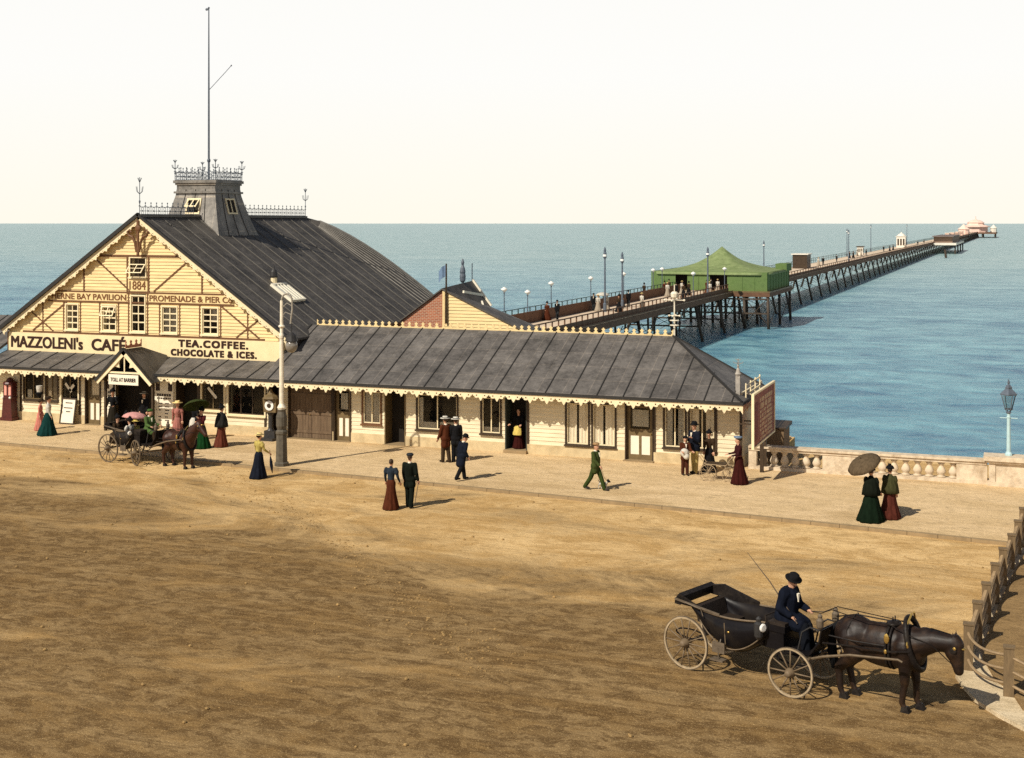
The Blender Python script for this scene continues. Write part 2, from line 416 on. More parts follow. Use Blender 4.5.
SEA_DK = (.012, .105, .215); SEA_LT = (.17, .42, .50); SEA_SPEC = .5
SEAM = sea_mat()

# ------------------------------------------------------------------ camera, light, sky
cam = bpy.data.cameras.new('camera'); co = bpy.data.objects.new('camera', cam); COL.objects.link(co)
co.location = (0, 0, 9.5); co.rotation_euler = (R(90), 0, R(21.0375))
cam.sensor_width = 36; cam.lens = 36 * 1313 / 1024; cam.shift_y = -156 / 1024; cam.clip_start = .5; cam.clip_end = 60000
SC.camera = co
EL, AZ = 43.5, 25.0
sun = bpy.data.lights.new('sun', 'SUN'); so = bpy.data.objects.new('sun', sun); COL.objects.link(so)
sun.energy = 5.0; sun.angle = R(.5); sun.color = (1.0, .93, .80)
d = Vector((math.sin(R(AZ)) * math.cos(R(EL)), math.cos(R(AZ)) * math.cos(R(EL)), -math.sin(R(EL))))
so.rotation_euler = d.to_track_quat('-Z', 'Y').to_euler(); so.location = (-20, -60, 60)
W = bpy.data.worlds.new('World'); SC.world = W; W.use_nodes = True
nt = W.node_tree; bg = nt.nodes['Background']
sky = nt.nodes.new('ShaderNodeTexSky'); sky.sky_type = 'NISHITA'; sky.sun_disc = False
sky.sun_elevation = R(EL); sky.sun_rotation = R(180 + AZ); sky.dust_density = 1.2; sky.air_density = 1; sky.ozone_density = 1
# a bright milky veil of haze low over the sea, thinning towards the zenith
tc = nt.nodes.new('ShaderNodeTexCoord'); sx = nt.nodes.new('ShaderNodeSeparateXYZ'); nt.links.new(tc.outputs['Generated'], sx.inputs[0])
rp = nt.nodes.new('ShaderNodeValToRGB'); e = rp.color_ramp.elements
e[0].position = 0; e[0].color = (.97,) * 3 + (1,); e[1].position = .32; e[1].color = (.02,) * 3 + (1,)
k = rp.color_ramp.elements.new(.17); k.color = (.95,) * 3 + (1,)
nt.links.new(sx.outputs['Z'], rp.inputs[0])
r2 = nt.nodes.new('ShaderNodeValToRGB'); e = r2.color_ramp.elements
e[0].position = 0.0; e[0].color = (1.0, .962, .84, 1); e[1].position = .11; e[1].color = (1.0, .99, .955, 1)
nt.links.new(sx.outputs['Z'], r2.inputs[0])
sc = nt.nodes.new('ShaderNodeMixRGB'); sc.blend_type = 'MULTIPLY'; sc.inputs[0].default_value = 1; sc.inputs[2].default_value = (20.6, 20.6, 20.6, 1)
nt.links.new(r2.outputs[0], sc.inputs[1])
mx = nt.nodes.new('ShaderNodeMixRGB'); nt.links.new(rp.outputs[0], mx.inputs[0]); nt.links.new(sky.outputs[0], mx.inputs[1]); nt.links.new(sc.outputs[0], mx.inputs[2])
nt.links.new(mx.outputs[0], bg.inputs[0]); bg.inputs[1].default_value = .05
vs = SC.view_settings; vs.view_transform = 'Standard'; vs.look = 'None'; vs.exposure = 0; vs.gamma = 1; vs.use_curve_mapping = False
SC.cycles.use_denoising = False; SC.cycles.sample_clamp_indirect = 1.5; SC.cycles.caustics_reflective = False; SC.cycles.caustics_refractive = False; SC.render.filter_size = 1.15
SC.cycles.max_bounces = 6; SC.cycles.transparent_max_bounces = 12
# ------------------------------------------------------------------ the setting
def kerbY(x): return 41.4 - .115 * x - .00085 * x * x
def sheet(name, outline, z, m, kind='structure', depth=None):
    b = MB()
    if depth: b.hexa([(x, y, z - depth) for x, y in outline], [(x, y, z) for x, y in outline])
    else: b.f([b.v((x, y, z)) for x, y in outline])
    return tag(b.build(name, m), kind=kind)
SEAZ = -4.2
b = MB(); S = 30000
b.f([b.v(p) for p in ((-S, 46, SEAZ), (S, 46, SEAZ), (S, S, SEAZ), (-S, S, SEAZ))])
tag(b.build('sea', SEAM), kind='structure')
# land: one sheet with the sea wall as its edge
land = [(-900, -900), (900, -900), (900, 54.9), (-9.2, 54.9), (-9.2, 58.9), (-23, 58.9), (-23, 79), (-48.5, 79), (-48.5, 51.4), (-900, 51.4)]
sheet('road', land, 0, ROADM, depth=6)
xs = [-90 + i * 3 for i in range(41)]
b = MB()
front = [(x, kerbY(x)) for x in xs]
outl = front + [(30, 50.6), (-9.3, 50.6), (-9.3, 58.5), (-48, 58.5), (-48, 51.3), (-90, 51.3)]
b.hexa([(x, y, -.05) for x, y in outl], [(x, y, .1) for x, y in outl])
tag(b.build('pavement', PAVEM), kind='structure')
b = MB()
x = -90.0
while x < 28.7:
    L = random.uniform(.85, 1.25); g = .012
    b.hexa([(x, kerbY(x) - .16, 0.0), (x + L - g, kerbY(x + L) - .16, 0.0), (x + L - g, kerbY(x + L) - .004, 0.0), (x, kerbY(x) - .004, 0.0)],
           [(x, kerbY(x) - .155, .105), (x + L - g, kerbY(x + L) - .155, .105), (x + L - g, kerbY(x + L) - .004, .112), (x, kerbY(x) - .004, .112)])
    x += L
tag(b.build('kerb', KERBM), kind='structure')
# garden corner behind the rail fence, with its pale kerb strip
cur = [(.04, 40.9), (-.16, 39.5), (-.46, 37), (-.66, 35), (-.84, 33), (-1.0, 31), (-1.14, 29.8), (-1.2, 28.9), (-1.0, 28.2), (-.75, 27.5), (-.35, 26.9), (.1, 26.35), (.7, 25.7), (2.0, 24.7), (5, 23.2), (9, 22), (30, 20)]
outl = cur + [(30, 36.7)]
b = MB(); b.hexa([(x, y, -.05) for x, y in outl], [(x, y, .08) for x, y in outl])
tag(b.build('garden_kerb', PALEG), kind='structure')
inn = [(x + (.30 if y > 30 else .45), y + (.35 if y < 30 else 0)) for x, y in cur]
inn[7] = (-.5, 29.2); inn[8] = (-.42, 28.75); inn[9] = (-.15, 28.35)
b = MB(); outl = inn + [(29.8, 36.5)]
b.hexa([(x, y, -.02) for x, y in outl], [(x, y, .13) for x, y in outl])
tag(b.build('garden_ground', EARTHM), kind='structure')
# small stones and droppings lying about the carriageway
b = MB()
for i in range(420):
    px = random.uniform(-45, 2); py = random.uniform(20, 44)
    if py > kerbY(px) - .5: continue
    if px > -1.6 and py < 31: continue
    r = random.choice((.015, .02, .025, .03, .045))
    b.ell((px, py, r * .4), (r, r * random.uniform(.7, 1.2), r * .7), 6, 4)
rndg = random.Random(21)
for i in range(700):
    # a band of kicked-up clods trailing across the road from the lamp post
    t = rndg.random() ** .8; px = -29.0 + 18.6 * t + rndg.gauss(0, .25); py = 43.2 - 17.3 * t ** 1.12 + rndg.gauss(0, .42 + .25 * math.sin(t * 9))
    if py > kerbY(px) - .3: continue
    r = rndg.choice((.012, .015, .02, .025, .035))
    b.ell((px, py, r * .25), (r * rndg.uniform(.8, 1.4), r, r * .55), 5, 3)
tag(b.build('gravel', mat('road_grit', (.30, .19, .075), .95, .5, 3)), kind='stuff')

# ------------------------------------------------------------------ facade helpers
def boards(mb, z0, z1, lim, Y, holes=(), pitch=.15, lap=.035, fn=None):
    """lapped weatherboards facing -Y; lim(z)->(xl,xr); holes (x0,x1,za,zb)"""
    fn = fn or (lambda a, w, d: (a, Y + d, w))
    n = int(math.ceil((z1 - z0) / pitch - 1e-6))
    for i in range(n):
        za = z0 + i * pitch; zb = min(z1, za + pitch); zm = (za + zb) / 2
        la, ra = lim(za); lb, rb = lim(zb)
        if rb - lb < .02: continue
        cuts = sorted((h[0], h[1]) for h in holes if h[2] <= zm <= h[3])
        segs = []; cur = None
        L, Rr = min(la, lb), max(ra, rb)
        p = L
        for h0, h1 in cuts:
            if h0 > p: segs.append((p, min(h0, Rr)))
            p = max(p, h1)
        if p < Rr: segs.append((p, Rr))
        for a, c in segs:
            if c - a < .01: continue
            a0, a1 = max(a, la), max(a, lb); c0, c1 = min(c, ra), min(c, rb)
            if c0 <= a0 or c1 <= a1: continue
            mb.hexa([fn(a0, za, -lap), fn(c0, za, -lap), fn(c0, za, .05), fn(a0, za, .05)],
                    [fn(a1, zb, -.006), fn(c1, zb, -.006), fn(c1, zb, .05), fn(a1, zb, .05)])
def frame(mb, x0, x1, z0, z1, y0, y1, w, sill=True):
    mb.box(x0 - w, x0, y0, y1, z0 - w, z1 + w); mb.box(x1, x1 + w, y0, y1, z0 - w, z1 + w)
    mb.box(x0, x1, y0, y1, z1, z1 + w); mb.box(x0, x1, y0, y1, z0 - w, z0)
    if sill: mb.box(x0 - w - .03, x1 + w + .03, y0 - .06, y0 - .003, z0 - w - .03, z0 - w + .035)
def curtain(x0, x1, z0, z1, y, waves=9, amp=.02):
    m = MB(); n = waves * 6; rows = []
    for j in range(2):
        z = (z0, z1)[j]
        rows.append([m.v((x0 + (x1 - x0) * i / n, y + amp * math.sin(i / 6 * TAU) * (1.2 - .4 * j), z)) for i in range(n + 1)])
    for i in range(n): m.f([rows[0][i], rows[0][i + 1], rows[1][i + 1], rows[1][i]])
    return m
def window(par, x0, x1, z0, z1, Y, trim, sash, nx=2, nz=2, drapes=None, open_top=False, w=.07, name='window', low=None):
    f = MB(); frame(f, x0, x1, z0, z1, Y - .065, Y + .28, w)
    wi = f.build(name, trim, par)
    s = MB(); g = .045
    for i in range(nx + 1):
        x = x0 + (x1 - x0 - g) * i / nx
        s.box(x, x + g, Y - .01 - .002 * (i % 2), Y + .035, z0, z1)
    for j in range(nz + 1):
        z = z0 + (z1 - z0 - g) * j / nz
        s.box(x0 + .001, x1 - .001, Y - .004, Y + .03, z, z + g * (1.3 if 0 < j < nz else 1))
    s.build('sash', sash, wi)
    p = MB(); p.quad((x0, Y + .02, z0), (x1, Y + .02, z0), (x1, Y + .02, z1), (x0, Y + .02, z1)); p.build('pane', GLASS, wi)
    for (a, c, za, zb) in (drapes or ()):
        ww = x1 - x0; hh = z1 - z0
        curtain(x0 + ww * a, x0 + ww * c, z0 + hh * za, z0 + hh * zb, Y + .075, max(2, int((c - a) * 7))).build('curtain', CURT, wi, True)
    return wi
def hopper(par, x0, x1, z0, z1, Y, sash, ang=38):
    """top-hung glazed flap opened outwards"""
    m = MB(); g = .05; c, s = math.cos(R(ang)), math.sin(R(ang)); H = z1 - z0
    def P(a, w, d): return (a, Y - .05 - (H - w) * s - d * c, z1 - (H - w) * c - d * s * 0)
    for a0, a1, w0, w1 in ((x0, x0 + g, 0, H), (x1 - g, x1, 0, H), (x0 + g, x1 - g, 0, g), (x0 + g, x1 - g, H - g, H), ((x0 + x1) / 2 - .02, (x0 + x1) / 2 + .02, g, H - g), (x0 + g, x1 - g, H * .5, H * .5 + .03)):
        m.hexa([P(a0, w0, 0), P(a1, w0, 0), P(a1, w0, .04), P(a0, w0, .04)], [P(a0, w1, 0), P(a1, w1, 0), P(a1, w1, .04), P(a0, w1, .04)])
    o = m.build('sash', sash, par)
    return o
def lace_profile(t):
    """depth of the cut valance over one period t in 0..1 : pendant tips at t=0"""
    d = .17 + .05 * math.sin(math.pi * t)
    u = min(t, 1 - t)
    if u < .045: d = .34
    elif u < .09: d = .29
    elif u < .14: d = .235
    elif abs(t - .5) < .05: d = .10
    elif abs(t - .5) < .11: d = .15
    else: d = .20 + .03 * math.sin((u - .14) / .25 * math.pi)
    return d
def lace(mb, p0, p1, period, thick, scale=1.0, down=(0, 0, -1), back=(0, 1, 0), steps=24, holes=True):
    p0 = Vector(p0); p1 = Vector(p1); L = (p1 - p0).length; n = max(1, round(L / period)); per = L / n
    d = (p1 - p0) / L; dn = Vector(down); bk = Vector(back)
    for i in range(n):
        for j in range(steps):
            t = (j + .5) / steps; dep = lace_profile(t) * scale
            a = p0 + d * per * (i + j / steps); c = p0 + d * per * (i + (j + 1) / steps)
            u = min(t, 1 - t)
            parts = [(0, dep)]
            if holes and .22 < u < .31: parts = [(0, .095 * scale), (.155 * scale, dep)]
            for w0, w1 in parts:
                A = a + dn * w0; C = c + dn * w0; A2 = a + dn * w1; C2 = c + dn * w1
                mb.hexa([A2, C2, C2 + bk * thick, A2 + bk * thick], [A, C, C + bk * thick, A + bk * thick])
def cresting_pickets(mb, p0, p1, step, h, t=.03, base=.10):
    p0 = Vector(p0); p1 = Vector(p1); L = (p1 - p0).length; d = (p1 - p0) / L; n = round(L / step)
    s = Vector((-d.y, d.x, 0)) * t / 2
    def slab(a, c, z0, z1):
        A = p0 + d * a; C = p0 + d * c
        mb.hexa([A - s + Vector((0, 0, z0)), C - s + Vector((0, 0, z0)), C + s + Vector((0, 0, z0)), A + s + Vector((0, 0, z0))],
                [A - s + Vector((0, 0, z1)), C - s + Vector((0, 0, z1)), C + s + Vector((0, 0, z1)), A + s + Vector((0, 0, z1))])
    slab(0, L, 0, base)
    for i in range(n + 1):
        x = L * i / n
        slab(max(0, x - .09), min(L, x + .09), base, base + .05)
        slab(max(0, x - .045), min(L, x + .045), base + .05, base + h * .55)
        slab(max(0, x - .075), min(L, x + .075), base + h * .55, base + h * .8)
        slab(max(0, x - .03), min(L, x + .03), base + h * .8, base + h)
def cresting_iron(mb, p0, p1, step, h, r=.014):
    p0 = Vector(p0); p1 = Vector(p1); L = (p1 - p0).length; d = (p1 - p0) / L; n = max(2, round(L / step)); st = L / n
    Z = Vector((0, 0, 1))
    for z in (.02, h * .32, h * .66): mb.tube([p0 + Z * z, p1 + Z * z], r, 4)
    for i in range(n + 1):
        q = p0 + d * st * i
        mb.tube([q, q + Z * h], r, 4)
        mb.tube([q + Z * h * .72 - d * .07, q + Z * h * .80, q + Z * h * .72 + d * .07], r * 1.3, 4)
        mb.ell(q + Z * h, (.035, .035, .045), 6, 4)
        if i < n:
            c = q + d * st / 2
            for zc, rr in ((h * .17, h * .14), (h * .49, h * .15)):
                k = min(rr, st * .42)
                mb.tube([c + Z * zc + d * k * math.cos(TAU * j / 8) + Z * k * math.sin(TAU * j / 8) for j in range(8)], r * .9, 4, True)
def finial(mb, p, h, r=.018):
    p = Vector(p); Z = Vector((0, 0, 1)); X = Vector((1, 0, 0)); Yv = Vector((0, 1, 0))
    mb.tube([p, p + Z * h], r, 5)
    mb.ell(p + Z * h * .35, (.05, .05, .07), 6, 4)
    for ax in (X, Yv):
        for sg in (1, -1):
            mb.tube([p + Z * h * .55, p + Z * h * .62 + ax * sg * .16, p + Z * h * .75 + ax * sg * .2], r * .8, 4)
            mb.tube([p + Z * h * .85, p + Z * h * .98 + ax * sg * .11], r * .8, 4)

# ------------------------------------------------------------------ the pavilion hall
XA = -38.25; YG = 51.2; ZR = 9.83; K = .678; GZ = .1
hall = thing('pavilion_hall', 'large cream gabled timber hall with dark sheet roof, roof turret and painted signboards', 'building', (XA, YG, GZ), world=True)
def rz(x): return ZR - K * abs(x - XA)
def glim(z):
    h = (ZR - .12 - z) / K
    return (max(-46.05, XA - h), min(-30.68, XA + h))
wins = [(-42.66, -41.89, 4.36, 5.62), (-40.55, -39.69, 4.36, 5.62), (-38.89, -38.04, 4.36, 6.1), (-37.15, -36.26, 4.36, 5.62), (-34.95, -34.04, 4.36, 5.62)]
topw = (-38.95, -37.99, 6.93, 7.88)
m = MB(); boards(m, 4.2, 9.8, glim, YG, wins + [topw], .152, .04)
m.box(-46.05, -30.68, YG, YG + .1, .1, 4.2)
m.build('gable_wall', CREAM, hall)
m = MB()
m.box(-30.78, -30.68, YG + .12, 66.3, .1, 4.4); m.box(-46.05, -45.95, YG + .12, 66.3, .1, 4.4)
for i in range(12):
    t0 = math.pi * i / 12; t1 = math.pi * (i + 1) / 12
    P = lambda t, q: (XA + 7.7 * q * math.cos(t), 66.3 + 8.6 * q * math.sin(t))
    A, B_ = P(t0, 1), P(t1, 1); C, D = P(t1, .985), P(t0, .985)
    m.hexa([A + (.1,), B_ + (.1,), C + (.1,), D + (.1,)], [A + (4.4,), B_ + (4.4,), C + (4.4,), D + (4.4,)])
m.build('side_wall', CREAM, hall)
m = MB(); m.quad((-45.9, YG + .6, 4.2), (-30.9, YG + .6, 4.2), (XA + 2.2, YG + .6, 8.2), (XA - 2.2, YG + .6, 8.2)); m.build('dark_backing', DARKIN, hall)  # dark sheet behind the gable windows, standing in for the shade indoors
# timber framing pattern
m = MB(); y0 = YG - .062; y1 = YG - .012
def strip(xa, za, xb, zb, w=.09, y=y0): m.bar((xa, (y + y1) / 2, za), (xb, (y + y1) / 2, zb), y1 - y, w, up=(0, 0, 1))
def hband(x0, x1, z, w, yy=y0): m.box(x0, x1, yy, y1, z - w / 2, z + w / 2)
hband(-45.2, -31.6, 4.235, .09)
hband(-43.7, -33.2, 5.76, .075, y0 + .003); hband(-43.2, -33.75, 6.235, .075, y0 + .003)
hband(-41.1, -35.85, 7.955, .10, y0 - .004)
for x in (-39.07, -37.87): m.box(x - .04, x + .04, y0 + .006, y1, 6.275, 7.9)
for s in (-1, 1):
    X_ = lambda u: XA + s * u
    strip(X_(2.72), 7.86, X_(.66), 6.3, .07, y0 + .009)
    m.box(min(X_(3.28), X_(3.36)), max(X_(3.28), X_(3.36)), y0 + .012, y1, 6.275, 7.35)
    # crossed braces in the outer corners
    strip(X_(4.35), 5.70, X_(6.35), 4.30, .07, y0 + .009); strip(X_(6.45), 5.20, X_(5.15), 4.30, .065, y0 + .015)
    m.box(min(X_(5.72), X_(5.79)), max(X_(5.72), X_(5.79)), y0 + .02, y1, 4.285, 5.75)
for a, c, z0, z1 in wins:
    for x in (a - .11, c + .11): m.box(x - .035, x + .035, y0 + .022, y1, 4.285, min(z1 + .1, 5.72) if z1 < 6 else 6.19)
m.build('timber_framing', BROWN, hall)
# name band
m = MB(); m.box(-43.55, -39.1, YG - .05, YG - .02, 5.8, 6.195); m.box(-37.85, -33.4, YG - .05, YG - .02, 5.8, 6.195); m.box(-39.02, -37.93, YG - .05, YG - .02, 6.3, 6.86)
nb = m.build('name_band', CREAM, hall)
lettering([('HERNE BAY PAVILION', -43.45, -39.14, 5.86, .27, YG - .052, .010), ('PROMENADE & PIER Co', -37.80, -33.30, 5.86, .27, YG - .052, .010), ('1884', -38.93, -38.02, 6.38, .40, YG - .052, .006)], LETTER2, nb)
# windows of the gable
for i, (a, c, z0, z1) in enumerate(wins):
    tall = z1 > 6
    w = window(hall, a + .05, c - .05, z0 + .05, z1 - .03, YG, LACE, LACE, 2, 4 if tall else 4, [(0, 1, 0, 1)] if i == 3 else ([(.5, 1, .45, .95)] if i == 4 else None), w=.06)
    if i in (1,):
        hopper(w, a + .05, c - .05, z1 - .55, z1 - .06, YG, LACE, 25)
w = window(hall, topw[0] + .05, topw[1] - .05, topw[2] + .05, topw[3] - .02, YG, LACE, DKBROWN, 2, 2, None, w=.06)
hopper(w, topw[0] + .04, topw[1] - .04, topw[2] + .12, topw[3] - .30, YG, LACE, 40)
# painted signboard
m = MB(); m.box(-46.04, -30.7, YG - .10, YG - .045, 3.28, 4.185); sb = m.build('signboard', SIGNC, hall)
m = MB(); m.box(-46.09, -46.042, YG - .12, YG - .04, 3.22, 4.2); m.box(-46.04, -30.68, YG - .12, YG - .05, 3.23, 3.278); m.build('frame', BROWN, sb)
lettering([("MAZZOLENI's", -45.85, -41.6, 3.47, .53, YG - .102, .028), ('CAFÉ', -41.05, -39.12, 3.47, .53, YG - .102, .030),
           ('TEA.COFFEE.', -36.15, -32.45, 3.80, .31, YG - .102, .032), ('CHOCOLATE & ICES.', -36.56, -32.0, 3.39, .28, YG - .102, .030)], LETTER, sb)
# roof: two straight slopes running back into a rounded end
def hall_roof_pt(j, u, lift=0):
    """u 0 at the ridge, 1 at the eave, j the station (Y for the straight part, angle for the apse)"""
    kind, val = j
    if kind == 's':
        Y, sg = val; z = ZR - K * 8.12 * u
        return Vector((XA + sg * 8.12 * u, Y, z + lift))
    th = val; bl = ss(0, .7, math.sin(th)); zs = ZR - K * 8.12 * u
    zc = ZR - K * 8.12 * (u ** 1.4)
    z = zs * (1 - bl) + zc * bl
    return Vector((XA + 8.12 * u * math.cos(th), 66.3 + 9.8 * u * math.sin(th), z + lift))
m = MB(); sts = [('s', (YG - .26, 1)), ('s', (55, 1)), ('s', (60, 1)), ('s', (66.3, 1))] + [('a', math.pi * i / 28) for i in range(1, 28)] + [('s', (66.3, -1)), ('s', (60, -1)), ('s', (55, -1)), ('s', (YG - .26, -1))]
for side in (0, -.09):
    G_ = [[m.v(hall_roof_pt(s_, u / 10, side)) for u in range(11)] for s_ in sts]
    for A, B_ in zip(G_, G_[1:]):
        for k in range(10): m.f([A[k], A[k + 1], B_[k + 1], B_[k]])
    if side == 0: top = G_
    else:
        for A, B_ in zip(range(len(sts)), range(1, len(sts))): m.f([top[A][10], top[B_][10], G_[B_][10], G_[A][10]])
        for e in (0, -1):
            for k in range(10): m.f([top[e][k], top[e][k + 1], G_[e][k + 1], G_[e][k]])
roof = m.build('roof', SLATE, hall, True)
# flat shading for the straight slopes is kept by splitting the ridge; seams are raised rolls
for p in roof.data.polygons: p.use_smooth = False
m = MB()
for sg in (1, -1):
    y = YG + .35
    while y < 66.5:
        a = hall_roof_pt(('s', (y, sg)), .02, .012); c = hall_roof_pt(('s', (y, sg)), .995, .012)
        m.bar(a, c, .045, .04); y += .98
m.build('seam', SLATERIB, roof)
m = MB()
for i in range(1, 46):
    th = math.pi * i / 46
    m.tube([hall_roof_pt(('a', th), u / 10, .014) for u in range(1, 11)], .03, 4)
m.build('seam', mat('bright_roof_seam', (.26, .24, .21), .6, .25, 3), roof)
m = MB(); m.box(XA - .14, XA + .14, YG - .28, 66.3, ZR - .05, ZR + .07); m.build('ridge_cap', SLATERIB, roof)
# bargeboards
for sg in (1, -1):
    m = MB(); dirn = Vector((sg, 0, -K)).normalized(); dn = Vector((-sg * K, 0, -1)).normalized()
    yb = YG - .30
    a = Vector((XA, yb, ZR - .03)); c = a + dirn * 9.75
    m.hexa([a + dn * .13, c + dn * .13, c + dn * .13 + Vector((0, .05, 0)), a + dn * .13 + Vector((0, .05, 0))], [a + Vector((0, 0, .05)), c + dn * -.02, c + dn * -.02 + Vector((0, .05, 0)), a + Vector((0, .05, .05))])
    lace(m, a + dirn * .2 + dn * .132, c + dn * .132, .74, .04, .62, dn, (0, 1, 0))
    vg = MB(); vg.bar(a + Vector((0, -.03, .085)) - dirn * .05, c + Vector((0, -.03, 0)) - dn * .05, .16, .10 if sg > 0 else .17); vg.build('verge', LEADRIB, roof)
    m.build('bargeboard', LACE, hall)
m = MB()   # apex pendant
yq = YG - .37
m.box(XA - .055, XA + .055, yq, yq + .07, 8.05, 9.62)
for sg in (1, -1):
    pts = [(XA + sg * .08, yq + .03, 8.15), (XA + sg * .16, yq + .03, 8.6), (XA + sg * .30, yq + .03, 8.85), (XA + sg * .50, yq + .03, 8.92), (XA + sg * .58, yq + .03, 9.08), (XA + sg * .46, yq + .03, 9.17), (XA + sg * .36, yq + .03, 9.06)]
    m.tube(pts, [.05, .06, .07, .06, .06, .05, .05], 6)
m.ell((XA, yq + .03, 8.03), (.07, .06, .09)); m.ell((XA, yq + .03, 9.25), (.16, .06, .16))
m.build('apex_pendant', BROWN, hall)
# ridge cresting and finials
m = MB(); cresting_iron(m, (XA, YG - .2, ZR + .06), (XA, 55.3, ZR + .06), .42, .55); finial(m, (XA, YG - .2, ZR + .06), 1.75); m.build('ridge_cresting', IRONBLUE, roof); m = MB(); cresting_iron(m, (XA, 59.2, ZR + .06), (XA, 66.3, ZR + .06), .42, .55)
finial(m, (XA, 66.3, ZR + .06), 1.6)
m.build('ridge_cresting', IRONBLUE, roof)
# turret on the ridge
TC = (XA - .39, 57.2); m = MB()
prof = [(2.12, 7.9), (2.0, 8.4), (1.84, 8.8), (1.58, 9.5), (1.36, 10.2), (1.18, 10.9), (1.15, 11.2)]
for (r0, z0), (r1, z1) in zip(prof, prof[1:]):
    m.hexa([(TC[0] - r0, TC[1] - r0, z0), (TC[0] + r0, TC[1] - r0, z0), (TC[0] + r0, TC[1] + r0, z0), (TC[0] - r0, TC[1] + r0, z0)],
           [(TC[0] - r1, TC[1] - r1, z1), (TC[0] + r1, TC[1] - r1, z1), (TC[0] + r1, TC[1] + r1, z1), (TC[0] - r1, TC[1] + r1, z1)])
bmesh.ops.remove_doubles(m.bm, verts=m.bm.verts, dist=.0005)
tur = m.build('turret', TOWERM, hall)
m = MB()
for r, z0, z1 in ((1.25, 11.0, 11.1), (1.14, 11.1, 11.42), (1.20, 11.42, 11.52), (1.27, 11.52, 11.66)): m.box(TC[0] - r, TC[0] + r, TC[1] - r, TC[1] + r, z0, z1)
m.build('cornice', TOWERM, tur)
m = MB(); rr = [1.7, 1.41, 1.16]
for f_ in (-.5, 0.0, .5):
    for ax in (0, 1):
        for sg in (1, -1):
            pts = []
            for (r, z) in prof[1:]:
                pts.append((TC[0] + (f_ * r if ax == 0 else sg * (r + .01)), TC[1] + (sg * (r + .01) if ax == 0 else f_ * r), z))
            m.tube(pts, .022, 4)
m.build('seam', LEADRIB, tur)
zA, zB = 9.95, 10.75
def rt(z):
    for (r0, z0), (r1, z1) in zip(prof, prof[1:]):
        if z0 <= z <= z1: return r0 + (r1 - r0) * (z - z0) / (z1 - z0)
for face in (0, 1):
    m = MB(); p = MB()
    def P(a, z, d):
        r = rt(z) + d
        return (TC[0] + a, TC[1] - r, z) if face == 0 else (TC[0] + r, TC[1] + a, z)
    for a0, a1, z0, z1 in ((-.42, -.34, zA, zB), (.34, .42, zA, zB), (-.34, .34, zA, zA + .08), (-.34, .34, zB - .08, zB)):
        m.hexa([P(a0, z0, -.03), P(a1, z0, -.03), P(a1, z0, .05), P(a0, z0, .05)], [P(a0, z1, -.03), P(a1, z1, -.03), P(a1, z1, .05), P(a0, z1, .05)])
    if face == 0:
        c_ = .36; z1 = zB - .06
        for a0, a1, d0, d1 in ((-.34, -.28, 0, .62), (.28, .34, 0, .62), (-.28, .28, .56, .62), (-.28, .28, 0, .06), (-.03, .03, .06, .56)):
            q = lambda a, dd, t: (TC[0] + a, TC[1] - rt(zB) - .05 - dd * .62, z1 - dd * .62 + t)
            m.hexa([q(a0, d0, 0), q(a1, d0, 0), q(a1, d1, 0), q(a0, d1, 0)], [q(a0, d0, .04), q(a1, d0, .04), q(a1, d1, .04), q(a0, d1, .04)])
    else:
        m.hexa([P(-.03, zA + .08, -.02), P(.03, zA + .08, -.02), P(.03, zA + .08, .04), P(-.03, zA + .08, .04)], [P(-.03, zB - .08, -.02), P(.03, zB - .08, -.02), P(.03, zB - .08, .04), P(-.03, zB - .08, .04)])
    w = m.build('window', LACE, tur)
    p.quad(P(-.34, zA + .08, .012), P(.34, zA + .08, .012), P(.34, zB - .08, .012), P(-.34, zB - .08, .012)); p.build('pane', DARKIN, w)
m = MB(); q = 1.2; zc = 11.66
cs = [(TC[0] - q, TC[1] - q, zc), (TC[0] + q, TC[1] - q, zc), (TC[0] + q, TC[1] + q, zc), (TC[0] - q, TC[1] + q, zc)]
for i in range(4):
    cresting_iron(m, cs[i], cs[(i + 1) % 4], .34, .62); finial(m, cs[i], 1.05, .02)
m.build('cresting', IRONBLUE, tur)
m = MB(); m.tube([(TC[0], TC[1], 11.6), (TC[0], TC[1], 14.5), (TC[0], TC[1], 17.5), (TC[0], TC[1], 20.5)], [.055, .05, .04, .028], 6)
m.ell((TC[0], TC[1], 12.7), (.09, .09, .12)); m.ell((TC[0] - .12, TC[1], 20.45), (.09, .03, .07)); m.ell((TC[0], TC[1], 20.52), (.05, .05, .05))
m.tube([(TC[0], TC[1], 16.3), (TC[0] + .85, TC[1] + .2, 17.2), (TC[0] + 1.15, TC[1] + .3, 17.55)], .016, 4); m.ell((TC[0] + 1.15, TC[1] + .3, 17.55), (.045, .045, .045), 6, 4)
m.build('flagpole', IRONBLUE, tur)
